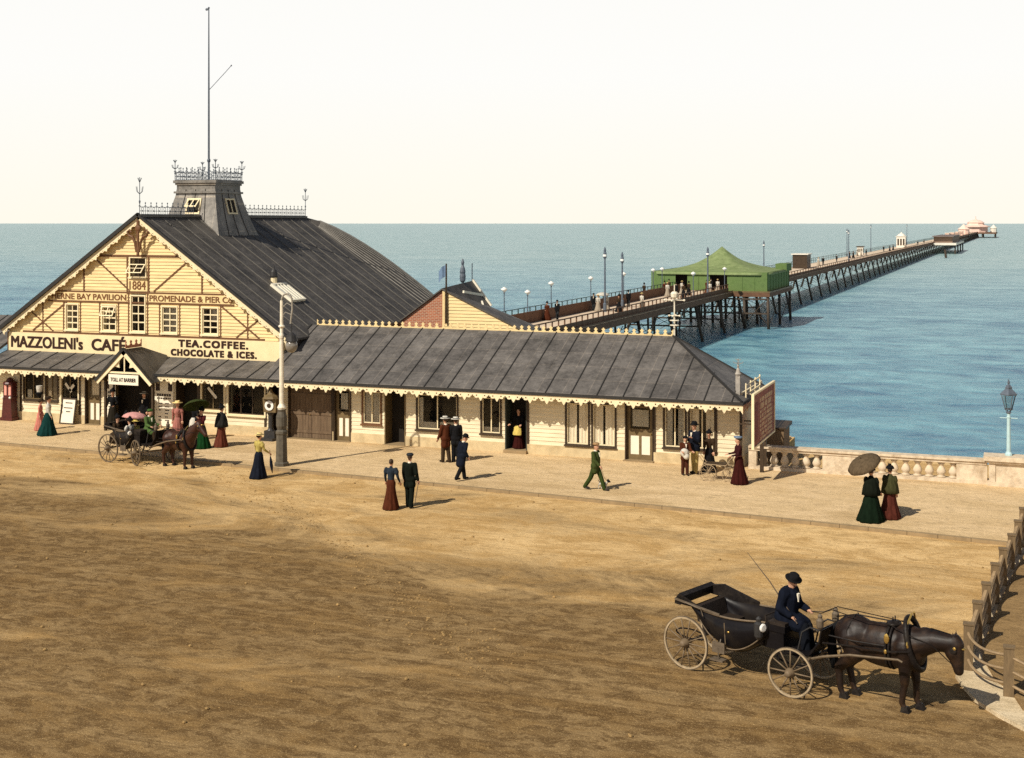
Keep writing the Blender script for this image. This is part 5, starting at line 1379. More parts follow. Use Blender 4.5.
    if apron:
        m = MB(); n = 12; hh = [hz + .12, hz - .0, hz - .22, hz - .3]; rr_ = [.14, .23, .27, .275]
        rows = [[m.v(P(rr_[j] * math.cos(-.9 + 1.8 * i / n) + .02, rr_[j] * math.sin(-.9 + 1.8 * i / n), hh[j])) for i in range(n + 1)] for j in range(4)]
        for A, B2 in zip(rows, rows[1:]):
            for i in range(n): m.f([A[i], A[i + 1], B2[i + 1], B2[i]])
        m.build('apron', apron, root, True)
    if cape:
        m = MB(); m.lathe([(.31 * s, -.10 * s), (.29 * s, .05 * s), (.26 * s, .22 * s), (.225 * s, .36 * s), (.18 * s, .44 * s), (.09 * s, .51 * s), (.065 * s, .55 * s)], T(0, 0, .05), 36, fr=lambda t, r, hh: r * (1 + .05 * math.cos(t * 9) * (hh < .3 * s)) * (.86 + .14 * abs(math.sin(t)))); m.build('cape', cape, root, True)
    m = MB()
    for l in legj:
        if sex == 'w' : continue
        m.cap(l[2] + P(-.03, 0, -.03), l[2] + P(.17, 0, -.04), .045 * s, .036 * s, 8)
    if sex == 'm': m.build('shoes', LEATHER, root, True)
    else: m.bm.free()
    # hats
    if hat:
        hatm = hatm or BLACKC; m = MB(); c = HD(-.005, 0, .05); nd = R(nod * 20); ax = rotv((math.sin(nd), 0, math.cos(nd)), hy)
        def lt(pr, n=20, fr=None): m.lathe([(r * s, z * s) for r, z in pr], c, n, ax, fr=fr)
        if hat == 'bowler': lt([(.10, .0), (.165, .005), (.168, .018), (.112, .02), (.11, .06), (.098, .10), (.06, .128), (.02, .135)])
        elif hat == 'boater': lt([(.10, .02), (.20, .022), (.20, .035), (.105, .036), (.10, .11), (.02, .112)], 24)
        elif hat == 'cap': lt([(.105, .0), (.118, .02), (.125, .05), (.09, .085), (.02, .09)]); m.ell(c + rotv(P(.10, 0, .015), hy), (.06 * s, .07 * s, .01 * s), 10, 6)
        elif hat == 'bonnet': lt([(.10, .0), (.15, .01), (.13, .06), (.10, .11), (.03, .13)]); m.ell(c + P(-.03, 0, .13), (.08 * s, .06 * s, .06 * s)); m.cap(c + P(-.02, .03, .12), c + P(-.09, .05, .22), .02 * s, .012 * s, 6)
        elif hat == 'wide': lt([(.10, .02), (.25, .03), (.25, .042), (.12, .045), (.115, .12), (.02, .125)], 24, None); m.ell(c + P(.05, .06, .10), (.08 * s, .06 * s, .05 * s))
        elif hat == 'sailor': lt([(.10, .01), (.125, .02), (.17, .06), (.165, .09), (.03, .1)])
        m.build('hat', hatm, root, True)
        if hat in ('boater', 'bowler'):
            m = MB(); m.lathe([(.113 * s, .036 * s if hat == 'boater' else .02 * s), (.112 * s, .062 * s if hat == 'boater' else .045 * s)], c, 20, ax); m.build('hat_band', BLACKC, root)
    # world joints
    Mx = Matrix.Translation(Vector(loc)) @ Matrix.Rotation(yaw, 4, 'Z')
    J = dict(hands=[Mx @ (a[2] + (a[2] - a[1]).normalized() * .07 * s) for a in armj], head=Mx @ hc, hip=Mx @ hipc)
    return root, J
def parasol(label, base, top, r, canopy, closed=False, stick=DKBROWN, tilt=None):
    """base = hand point, top = ferrule point, world space"""
    b = Vector(base); t = Vector(top); ax = (t - b).normalized()
    o = thing('parasol', label, 'parasol', tuple(b), world=True)
    m = MB(); m.tube([b - ax * .12, t + ax * .06], .012, 6); m.build('handle', stick, o)
    m = MB()
    if closed: m.lathe([(.02, .12), (.05, .3), (.055, .45), (.03, .62), (.012, .72)], b + Vector((0, 0, 0)), 10, ax, fr=lambda a, r_, h: r_ * (1 + .15 * math.cos(a * 5)))
    else:
        pr = [(r * math.sin(u * 1.25) / math.sin(1.25), -r * .42 * (1 - math.cos(u * 1.25)) / (1 - math.cos(1.25))) for u in (0.03, .25, .5, .75, 1)]
        n = 40
        pr2 = pr + [(a * .975, h - .015) for a, h in pr[::-1]]
        m.lathe(pr2, t, n, ax, fr=lambda a, r_, h: r_ * (1 - .045 * (1 - abs(math.cos(a * 4))) * (r_ / r)), caps=False)
    m.build('canopy', canopy, o, True)
    return o
def stick(label, a, c, name='walking_stick', r=.011):
    m = MB(); m.tube([a, c], r, 6); o = m.build(name, DKBROWN); return tag(o, label, 'walking stick')

Zp = .1
RUST = cloth((.105, .030, .014)); DRED = cloth((.055, .012, .010)); RBROWN = cloth((.105, .032, .015)); GREENS = cloth((.010, .06, .016)); DGREEN = cloth((.011, .015, .011)); TEALC = cloth((.010, .050, .046)); WHITEC = cloth((.75, .70, .60)); PINKC = cloth((.72, .26, .20)); YELC = cloth((.78, .60, .16))
GSUIT = cloth((.065, .085, .025)); BLUEG = cloth((.032, .045, .062)); YTROU = cloth((.60, .45, .16)); BROWNC = cloth((.06, .038, .022)); BLUEH = cloth((.22, .30, .42)); DBLUE = cloth((.014, .017, .028)); OLIVEC = cloth((.07, .068, .028)); SLATEC = cloth((.04, .045, .05))

# strolling pair in the road
person('woman in grey-blue bodice and long rust skirt seen from behind in the road', (-19.4, 39.25, 0), R(98), 1.62, 'w', coat=BLUEG, lower=RUST, arms=((10, 10, 25), (6, 12, 30)), skirt_w=.28)
r_, J = person('man in dark green suit and cap walking beside the rust skirted woman', (-18.93, 39.7, 0), R(95), 1.76, 'm', coat=DGREEN, lower=DGREEN, hat='cap', hatm=SLATEC, arms=((6, 8, 18), (-10, 14, 28)), legs=((7, 4), (-6, 6)), hem=.76)
stick('thin walking stick held by the man in the dark green suit', J['hands'][1], (-18.55, 39.3, .25))
# trio in front of the shop window
person('man in red-brown coat and pale straw hat with arm stretched by the shop window', (-20.95, 47.2, Zp), R(150), 1.74, 'm', coat=RBROWN, lower=BROWNC, hat='boater', hatm=WHITEC, arms=((10, 8, 20), (40, 18, 40)), legs=((5, 2), (-6, 6)), hem=.7)
person('companion in dark coat and white hat close beside the red-brown coated man', (-20.6, 47.4, Zp), R(120), 1.70, 'm', coat=BLACKC, lower=BLACKC, hat='boater', hatm=WHITEC, arms=((0, 8, 15), (5, 8, 25)), legs=((3, 2), (-3, 2)))
person('man in long navy frock coat and bowler striding with bent head on the pavement', (-18.95, 44.15, Zp), R(62), 1.66, 'm', coat=NAVY, lower=BLACKC, hat='bowler', arms=((-12, 10, 30), (-20, 8, 50)), legs=((18, 8), (-14, 20)), lean=10, hem=.62, headyaw=-40, nod=1)
# woman in yellow by the lamp
r_, J = person('woman in yellow blouse and straw hat with long dark blue skirt by the lamp post', (-26.35, 42.25, 0), R(70), 1.62, 'w', coat=cloth((.60, .48, .14)), lower=DBLUE, hat='boater', hatm=STRAW, arms=((8, 8, 30), (15, 14, 40)), beltm=BLACKC, skirt_w=.33)
parasol('closed dark parasol held by the woman in the yellow blouse', J['hands'][1], J['hands'][1] + Vector((.08, .02, -.68)), .4, DBLUE, True)
# woman in white at the far left
r_, J = person('woman in white blouse and dark teal skirt walking past the cafe wall', (-40.05, 46.9, Zp), R(40), 1.66, 'w', coat=WHITEC, lower=TEALC, hat='boater', hatm=BROWNC, arms=((-14, 14, 45), (4, 10, 20)), skirt_w=.38, bustle=.12)
r_, J = person('girl in pink dress behind the woman in the white blouse', (-41.35, 47.9, Zp), R(30), 1.35, 'w', coat=PINKC, lower=PINKC, hat='wide', hatm=BROWNC, skirt_w=.3)
pot = thing('basket', 'round white basket with a dark rim held up behind the woman in the teal skirt', 'basket', (J['hands'][0].x, J['hands'][0].y, 1.75), world=True)
# green man and dog
r_, J = person('man in green suit and tan cap walking a little dog along the pavement', (-13.85, 44.2, Zp), R(-12), 1.68, 'm', coat=GSUIT, lower=cloth((.05, .075, .02)), hat='cap', hatm=cloth((.45, .28, .14)), arms=((-10, 8, 10), (22, 8, 30)), legs=((24, 4), (-20, 16)), hem=.72, headyaw=-20)
LEASH = J['hands'][1]
# door woman
person('woman in black blouse with yellow apron standing in the open shop doorway', (-19.12, 50.5, .23), R(-95), 1.6, 'w', coat=BLACKC, lower=DRED, apron=YELC, arms=((20, 12, 60), (20, 12, 60)), skirt_w=.27)
# group by the corner
person('tall man in navy jacket and yellow trousers standing by the corner shop window', (-11.3, 48.5, Zp), R(-120), 1.86, 'm', coat=NAVY, lower=YTROU, hat='bowler', arms=((12, 8, 110), (6, 8, 100)), legs=((3, 0), (-3, 2)), hem=.86)
person('boy in red-brown jacket and cap with a white bundle beside the tall navy man', (-11.55, 48.0, Zp), R(-60), 1.42, 'm', coat=RBROWN, lower=cloth((.09, .03, .018)), hat='cap', hatm=BLACKC, arms=((25, 8, 60), (25, 8, 60)), legs=((4, 0), (-4, 3)))
bun = MB(); bun.ell((-11.5, 47.72, .98), (.17, .13, .17)); bun.ell((-11.42, 47.68, .86), (.12, .1, .12)); tag(bun.build('bundle', WHITEC, None, True), 'white cloth bundle held by the boy in red-brown', 'bundle')
person('woman in dark dress half hidden behind the tall navy man', (-10.85, 48.95, Zp), R(-90), 1.5, 'w', coat=BROWNC, lower=BLACKC, hat='bonnet', skirt_w=.34)
person('woman in dark red dress and blue hat standing at the shop corner', (-9.35, 47.05, Zp), R(205), 1.66, 'w', coat=cloth((.05, .014, .016)), lower=DRED, hat='sailor', hatm=BLUEH, arms=((18, 8, 60), (18, 8, 60)), skirt_w=.30, beltm=PINKC)
# ladies with the umbrella near the balustrade
r_, J = person('lady in dark green cape and skirt holding a brown parasol by the balustrade', (-4.3, 42.75, Zp), R(75), 1.62, 'w', coat=DGREEN, lower=cloth((.007, .016, .008)), hat='bonnet', cape=cloth((.011, .014, .009)), arms=((35, 12, 100), (10, 8, 30)), skirt_w=.44, bustle=.1)
hp = J['hands'][0]; parasol('dusty brown open parasol held by the lady in the dark green cape', hp, (-4.62, 42.85, 2.02), .56, cloth((.14, .10, .06)))
person('lady in olive cape and dark red skirt walking with the parasol lady', (-3.78, 43.35, Zp), R(80), 1.60, 'w', coat=OLIVEC, lower=cloth((.11, .03, .02)), hat='bonnet', cape=OLIVEC, skirt_w=.36)
# people round the waiting carriage
r_, J = person('woman in green skirt and dark bodice under a dark green umbrella', (-31.75, 46.5, Zp), R(-105), 1.62, 'w', coat=cloth((.10, .02, .02)), lower=GREENS, hat='bonnet', arms=((30, 10, 110), (14, 8, 50)), skirt_w=.36)
parasol('dark green umbrella held over the woman in the green skirt', J['hands'][0], (-32.0, 46.4, 2.08), .55, cloth((.05, .065, .02)))
person('woman in long dark coat and red-brown skirt next to the umbrella woman', (-31.2, 47.1, Zp), R(75), 1.66, 'w', coat=BLACKC, lower=cloth((.17, .05, .03)), hat='bonnet', cape=cloth((.035, .033, .03)), skirt_w=.30)
r_, J = person('tall woman in black with feathered hat standing left in the porch', (-38.6, 49.5, Zp), R(-70), 1.72, 'w', coat=BLACKC, lower=cloth((.03, .025, .018)), hat='bonnet', arms=((10, 10, 70), (10, 10, 30)), skirt_w=.36)
person('man in dark suit and pale hat standing right in the porch', (-36.95, 49.6, Zp), R(-85), 1.68, 'm', coat=BLACKC, lower=BROWNC, hat='boater', hatm=cloth((.28, .24, .18)))
person('woman in pink dress and yellow hat behind the waiting horse', (-33.95, 47.9, Zp), R(-60), 1.62, 'w', coat=cloth((.50, .20, .16)), lower=cloth((.50, .20, .16)), hat='wide', hatm=STRAW, skirt_w=.38)
person('woman in dark dress with white collar right of the pink dressed woman', (-33.25, 48.2, Zp), R(-110), 1.62, 'w', coat=BLACKC, lower=SLATEC, hat='wide', hatm=SLATEC, apron=WHITEC, skirt_w=.38)
# the little dog
dogt = thing('dog', 'small white dog with black head trotting at the heels of the green suited man', 'dog', (-13.62, 44.40, Zp), R(-15))
m = MB()
m.cap((-.16, 0, .27), (.12, 0, .28), .085, .095); m.cap((.12, 0, .29), (.25, 0, .40), .07, .055); m.ell((.29, 0, .43), (.075, .06, .06)); m.cap((.32, 0, .42), (.40, 0, .405), .04, .026)
for sx_, pz in ((-.19, -.05), (.15, .04)):
    for sg in (1, -1):
        k = sg * (.05 if pz < 0 else -.04)
        if sx_ < 0: m.cap((sx_, .05 * sg, .24), (sx_ - .03 + k, .05 * sg, .13), .05, .026, 8); m.cap((sx_ - .03 + k, .05 * sg, .13), (sx_ + k + .01, .05 * sg, .03), .024, .022, 8)
        else: m.cap((sx_, .05 * sg, .24), (sx_ + k, .05 * sg, .13), .04, .025, 8); m.cap((sx_ + k, .05 * sg, .13), (sx_ + k + .02, .05 * sg, .03), .024, .022, 8)
m.cap((-.22, 0, .32), (-.32, 0, .45), .025, .014, 8)
for sg in (1, -1): m.cap((.26, .04 * sg, .47), (.25, .055 * sg, .53), .025, .010, 6)
link('body', remeshed(m, .012, 2), WHITEC, dogt, True); dogt.scale = (.72, .72, .72)
m = MB(); m.ell((.29, 0, .435), (.083, .068, .068)); m.cap((.32, 0, .425), (.39, 0, .41), .045, .03)
for sg in (1, -1): m.cap((.26, .04 * sg, .475), (.25, .06 * sg, .535), .03, .014, 6)
m.build('head_fur', BLACKC, dogt, True)
m = MB(); m.tube([LEASH, LEASH.lerp(Vector((-13.44, 44.36, .37)), .5) - Vector((0, 0, .1)), Vector((-13.44, 44.36, .37))], .006, 5); tag(m.build('leash', LEATHER), 'thin lead from the green suited man to the little dog', 'leash')
m = MB()
bq = Vector((J['hands'][0].x, J['hands'][0].y, 0))
q = Vector((-42.35, 49.0, 0)); m.lathe([(.11, 1.66), (.14, 1.82), (.14, 1.95)], q, 14)
pot.location = (q.x, q.y, 1.62); ORG[pot.name] = (q.x, q.y, 1.62)
m.build('bowl', WHITEC, pot)
m = MB(); m.lathe([(.13, 1.65), (.17, 1.61), (.08, 1.46), (.03, 1.40)], q, 14); m.build('base', BLACKC, pot)
pot.name = 'stoneware_jar'; pot['label'] = 'round white jar with dark foot fixed on the cafe wall, above the pink dressed girl'; pot['category'] = 'jar'
m = MB(); m.tube([q + Vector((0, 0, 1.4)), (q.x, YW - .05, 1.4)], .03, 5); m.build('bracket', IRON, pot)

# wire barrow / wheeled chair at the corner
ch = thing('wheeled_chair', 'spindly pale iron wheeled chair standing empty in front of the corner shop', 'wheeled chair', (-10.2, 47.5, Zp), R(8))
CH = mat('rusty_pale_iron', (.34, .25, .15), .7, .3, 8)
for wx, wr in ((-.35, .30), (.42, .26)):
    for sg in (1, -1):
        m = MB(); m.tube([(wx + wr * math.cos(TAU * k / 18), .28 * sg, wr + wr * math.sin(TAU * k / 18)) for k in range(18)], .014, 5, True)
        for k in range(8): m.tube([(wx, .28 * sg, wr), (wx + wr * math.cos(TAU * k / 8), .28 * sg, wr + wr * math.sin(TAU * k / 8))], .007, 4)
        m.build('wheel', CH, ch)
m = MB()
for sg in (1, -1):
    m.tube([(-.7, .25 * sg, .95), (-.45, .25 * sg, .62), (.3, .25 * sg, .58), (.55, .25 * sg, .85)], .016, 5); m.tube([(-.35, .25 * sg, .3), (-.2, .25 * sg, .6)], .014, 5); m.tube([(.42, .25 * sg, .26), (.25, .25 * sg, .58)], .014, 5)
for x_, z_ in ((-.7, .95), (-.45, .62), (-.1, .6), (.3, .58), (.55, .85)): m.tube([(x_, -.25, z_), (x_, .25, z_)], .013, 5)
m.tube([(-.35, -.28, .3), (-.35, .28, .3)], .014, 5); m.tube([(.42, -.28, .26), (.42, .28, .26)], .014, 5)
m.build('frame', CH, ch)
m = MB(); m.box(-.42, .28, -.22, .22, .60, .635); m.build('seat', DKBROWN, ch)

# ------------------------------------------------------------------ horses
def horse(label, loc, yaw, s, coatm, manem, headup, legsx, harness=True):
    root = None
    m = MB(); V = lambda *p: Vector(p) * s
    m.ell(V(.04, 0, 1.05), (.70 * s, .31 * s, .385 * s), 16, 12); m.ell(V(-.50, 0, 1.13), (.41 * s, .31 * s, .345 * s), 14, 10); m.ell(V(.46, 0, 1.09), (.33 * s, .28 * s, .40 * s), 14, 10)
    m.cap(V(-.62, 0, 1.30), V(.35, 0, 1.30), .13 * s, .13 * s); m.cap(V(.3, 0, 1.36), V(.5, 0, 1.38), .11 * s, .10 * s)
    if headup:
        nk = [V(.50, 0, 1.18), V(.82, 0, 1.50), V(1.06, 0, 1.78)]; pol = V(1.10, 0, 1.82); jaw = V(1.20, 0, 1.64); muz = V(1.48, 0, 1.42)
    else:
        nk = [V(.50, 0, 1.16), V(.90, 0, 1.29), V(1.20, 0, 1.31)]; pol = V(1.27, 0, 1.36); jaw = V(1.24, 0, 1.15); muz = V(1.33, 0, .86)
    m.cap(nk[0], nk[1], .29 * s, .195 * s, 14); m.cap(nk[1], nk[2], .195 * s, .145 * s, 14); m.cap(nk[1] - V(.15, 0, -.07), nk[2] + V(0, 0, .02), .14 * s, .10 * s, 12)
    m.cap(pol, jaw, .115 * s, .145 * s, 12); m.cap(pol + V(.03, 0, -.05), muz, .12 * s, .085 * s, 12); m.cap(jaw, muz, .12 * s, .08 * s, 12); m.ell(muz, (.09 * s, .075 * s, .085 * s))
    d = (muz - pol).normalized(); up = Vector((-d.z, 0, d.x)) if headup else Vector((d.z * -1, 0, d.x))
    if up.dot(Vector((0.2, 0, 1))) < 0: up = -up
    for sg in (1, -1): m.cap(pol + V(0, .065 * sg, .04), pol + V(.0, .085 * sg, .04) + Vector((-.02, 0, .13)) * s, .035 * s, .010 * s, 8)
    hooves = MB()
    for sg, (fo, ho) in zip((1, -1), legsx):
        y = .15 * sg
        # hind: stifle forward, hock back, cannon near vertical
        st, hk, ft, hf = V(-.46, y * 1.1, .86), V(-.74 + ho * .6, y, .52), V(-.68 + ho, y, .15), V(-.62 + ho, y, .045)
        m.cap(V(-.55, y * .8, 1.12), st, .25 * s, .185 * s, 12); m.cap(st, hk, .165 * s, .082 * s, 12); m.cap(hk, ft, .074 * s, .058 * s, 10); m.cap(hk - V(.03, 0, -.03), hk, .05 * s, .06 * s, 8); m.cap(ft, hf, .054 * s, .05 * s, 10)
        hooves.hexa([hf + V(*p) for p in ((-.07, -.06, -.045), (.09, -.06, -.045), (.09, .06, -.045), (-.07, .06, -.045))], [hf + V(*p) for p in ((-.055, -.048, .05), (.045, -.048, .06), (.045, .048, .06), (-.055, .048, .05))])
        el, kn, ft, hf = V(.45, y, .92), V(.50 + fo * .6, y, .50), V(.49 + fo, y, .15), V(.55 + fo, y, .045)
        m.cap(V(.44, y * .9, 1.12), el, .21 * s, .155 * s, 12); m.cap(el, kn, .14 * s, .078 * s, 12); m.ell(kn, (.08 * s, .074 * s, .085 * s)); m.cap(kn, ft, .066 * s, .056 * s, 10); m.cap(ft, hf, .052 * s, .05 * s, 10)
        hooves.hexa([hf + V(*p) for p in ((-.07, -.06, -.045), (.09, -.06, -.045), (.09, .06, -.045), (-.07, .06, -.045))], [hf + V(*p) for p in ((-.055, -.048, .05), (.045, -.048, .06), (.045, .048, .06), (-.055, .048, .05))])
    root = link('horse', remeshed(m, .022 * s, 4), coatm, None, True, loc); root.rotation_euler = (0, 0, yaw); tag(root, label, 'horse')
    hooves.build('hooves', LEATHER, root)
    m = MB(); rnd = random.Random(3)
    for i in range(46):
        t = i / 45; a = nk[0].lerp(nk[1], min(1, t * 2)) if t < .5 else nk[1].lerp(nk[2], (t - .5) * 2)
        rr = (.25 * (1 - t) + .125 * t) * s; nrm = Vector((-(nk[2] - nk[0]).normalized().z, 0, (nk[2] - nk[0]).normalized().x))
        b = a + nrm * rr * .92; sg = -1
        m.tube([b + V(0, .02, .02), b + V(rnd.uniform(-.03, .03), -.05, .0), b + V(rnd.uniform(-.06, .06), -.13, -.14 - rnd.uniform(0, .06))], [.022 * s, .022 * s, .006 * s], 5)
    for i in range(6): m.tube([pol + V(.02, .02 * (i - 3) / 2, .07), pol + (muz - pol) * .18 + V(.07, .015 * (i - 3), .02), pol + (muz - pol) * .34 + V(.08, .015 * (i - 3), 0)], [.02 * s, .018 * s, .005 * s], 5)
    m.build('mane', manem, root, True)
    m = MB()
    for i in range(16):
        a = rnd.uniform(-.05, .05); b = rnd.uniform(-.06, .06)
        m.tube([V(-.84, a * .5, 1.30), V(-.96, a, 1.14), V(-.97 + b, a * 1.4, .75), V(-.90 + b, a * 1.8, .45)], [.03 * s, .04 * s, .035 * s, .008 * s], 5)
    m.build('tail', manem, root, True)
    for sg in (1, -1):
        m = MB(); m.ell(pol + (muz - pol) * .30 + V(.0, .115 * sg, .0) + up * .02 * s, (.022 * s, .012 * s, .022 * s), 8, 6); m.build('eye', BLACKC, root)
    # harness
    def band(cx, cz, ry, rz_, r, tilt=0, n=28):
        return [V(cx + tilt * (math.sin(TAU * k / n)), ry * math.cos(TAU * k / n), cz + rz_ * math.sin(TAU * k / n)) for k in range(n)]
    cl = MB(); cl.tube(band(.57, 1.18, .30, .43, 0, -.12), .052 * s, 8, True); cl.build('collar', LEATHER, root, True)
    hm = MB()
    for sg in (1, -1): hm.tube([V(.53, .05 * sg, 1.70), V(.50, .19 * sg, 1.54), V(.56, .35 * sg, 1.23), V(.62, .24 * sg, .88)], .018 * s, 6)
    hm.build('hames', BRASS, root)
    sd_ = MB(); sd_.tube(band(.16, 1.07, .335, .385, 0), .024 * s, 6, True); sd_.tube(band(.22, 1.07, .335, .385, 0), .024 * s, 6, True); sd_.ell(V(.19, 0, 1.46), (.13 * s, .16 * s, .05 * s)); sd_.tube([V(.19, .05, 1.5), V(.19, .05, 1.58)], .012 * s, 5); sd_.tube([V(.19, -.05, 1.5), V(.19, -.05, 1.58)], .012 * s, 5)
    sd_.build('saddle', LEATHER, root, True)
    st_ = MB()
    for sg in (1, -1):
        st_.tube([V(.6, .34 * sg, 1.12), V(.19, .365 * sg, 1.05), V(-.4, .37 * sg, 1.03), V(-.98, .38 * sg, .98)], .016 * s, 5)
        st_.tube([V(-.88, .33 * sg, 1.12), V(-.4, .36 * sg, 1.12), V(.16, .355 * sg, 1.14)], .014 * s, 5); st_.tube([V(-.5, .06 * sg, 1.50), V(-.55, .315 * sg, 1.28), V(-.52, .36 * sg, 1.05)], .013 * s, 5)
        # bridle
        st_.tube([pol + V(0, .06 * sg, .09), pol + (muz - pol) * .3 + V(0, .105 * sg, -.01), muz + (pol - muz) * .18 + V(-.02, .072 * sg, 0)], .010 * s, 5)
        st_.tube([muz + (pol - muz) * .15 + V(-.03, .075 * sg, 0), nk[1] + V(.02, .19 * sg, -.02), V(.55, .27 * sg, 1.38), V(.2, .18 * sg, 1.47), V(-.4, .2 * sg, 1.48), V(-.92, .12 * sg, 1.52)], .009 * s, 5)
    st_.tube([V(-.88, 0, 1.38), V(-.5, 0, 1.49), V(.19, 0, 1.49), V(.45, 0, 1.55)], .013 * s, 5)
    q = muz + (pol - muz) * .32; st_.tube([q + up * .085 * s * math.cos(TAU * k / 12) + Vector((0, .085 * s * math.sin(TAU * k / 12), 0)) for k in range(12)], .010 * s, 5, True)
    q = pol + (muz - pol) * .16; st_.tube([q + up * .115 * s * math.cos(TAU * k / 12) + Vector((0, .105 * s * math.sin(TAU * k / 12), 0)) for k in range(12)], .010 * s, 5, True)
    st_.build('harness_strap', LEATHER, root)
    bk = MB()
    for sg in (1, -1):
        c = pol + (muz - pol) * .30 + V(-.01, .14 * sg, .01); bk.ell(c, (.06 * s, .012 * s, .05 * s), 10, 6)
    bk.build('blinkers', LEATHER, root)
    br = MB()
    for sg in (1, -1):
        br.ell(V(.19, .345 * sg, 1.27), (.05 * s, .02 * s, .09 * s), 10, 6); br.ell(V(.18, .37 * sg, 1.05), (.03 * s, .015 * s, .04 * s), 8, 6); br.ell(pol + (muz - pol) * .2 + V(0, .142 * sg, 0) + up * .02 * s, (.03 * s, .012 * s, .03 * s), 8, 6)
    br.ell(pol + (muz - pol) * .25 + up * .12 * s, (.05 * s, .06 * s, .02 * s), 8, 6)
    br.build('buckle', BRASS, root)
    return root
BAYD = mat('dark_bay_coat', (.013, .007, .005), .5, .4, 9, .2, spec=.3, dirt=(.075, .036, .014), dscale=3.2, damt=.55)
BAYR = mat('red_bay_coat', (.042, .015, .008), .5, .35, 7, .15, spec=.25)

# ------------------------------------------------------------------ carriages
def wheel(par, c, r, nsp, rimm, spm, steer=0, name='wheel', side=1):
    w = bpy.data.objects.new(name, None)
    # hub is the wheel part's own mesh
    m = MB(); m.lathe([(.05, -.14), (.085, -.10), (.10, -.02), (.10, .05), (.075, .10), (.06, .15), (.03, .165)], (0, 0, 0), 14, (0, side, 0))
    for k in range(nsp):
        a = TAU * k / nsp; m.tube([(.08 * math.cos(a), 0, .08 * math.sin(a)), ((r - .06) * .6 * math.cos(a), 0, (r - .06) * .6 * math.sin(a)), ((r - .05) * math.cos(a), 0, (r - .05) * math.sin(a))], [.020, .015, .013], 6)
    o = m.build(name, spm, par, True); o.location = c; o.rotation_euler = (0, 0, steer)
    def ring(r0, r1, w0):
        mm = MB(); n = 48
        rows = [[mm.v((q * math.cos(TAU * k / n), yy, q * math.sin(TAU * k / n))) for k in range(n)] for q, yy in ((r0, -w0), (r1, -w0), (r1, w0), (r0, w0))]
        for i in range(4):
            A, B2 = rows[i], rows[(i + 1) % 4]
            for k in range(n): mm.f([A[k], A[(k + 1) % n], B2[(k + 1) % n], B2[k]])
        return mm
    ring(r - .048, r - .014, .022).build('rim', rimm, o); ring(r - .0135, r, .019).build('tyre', TYRE, o)
    return o
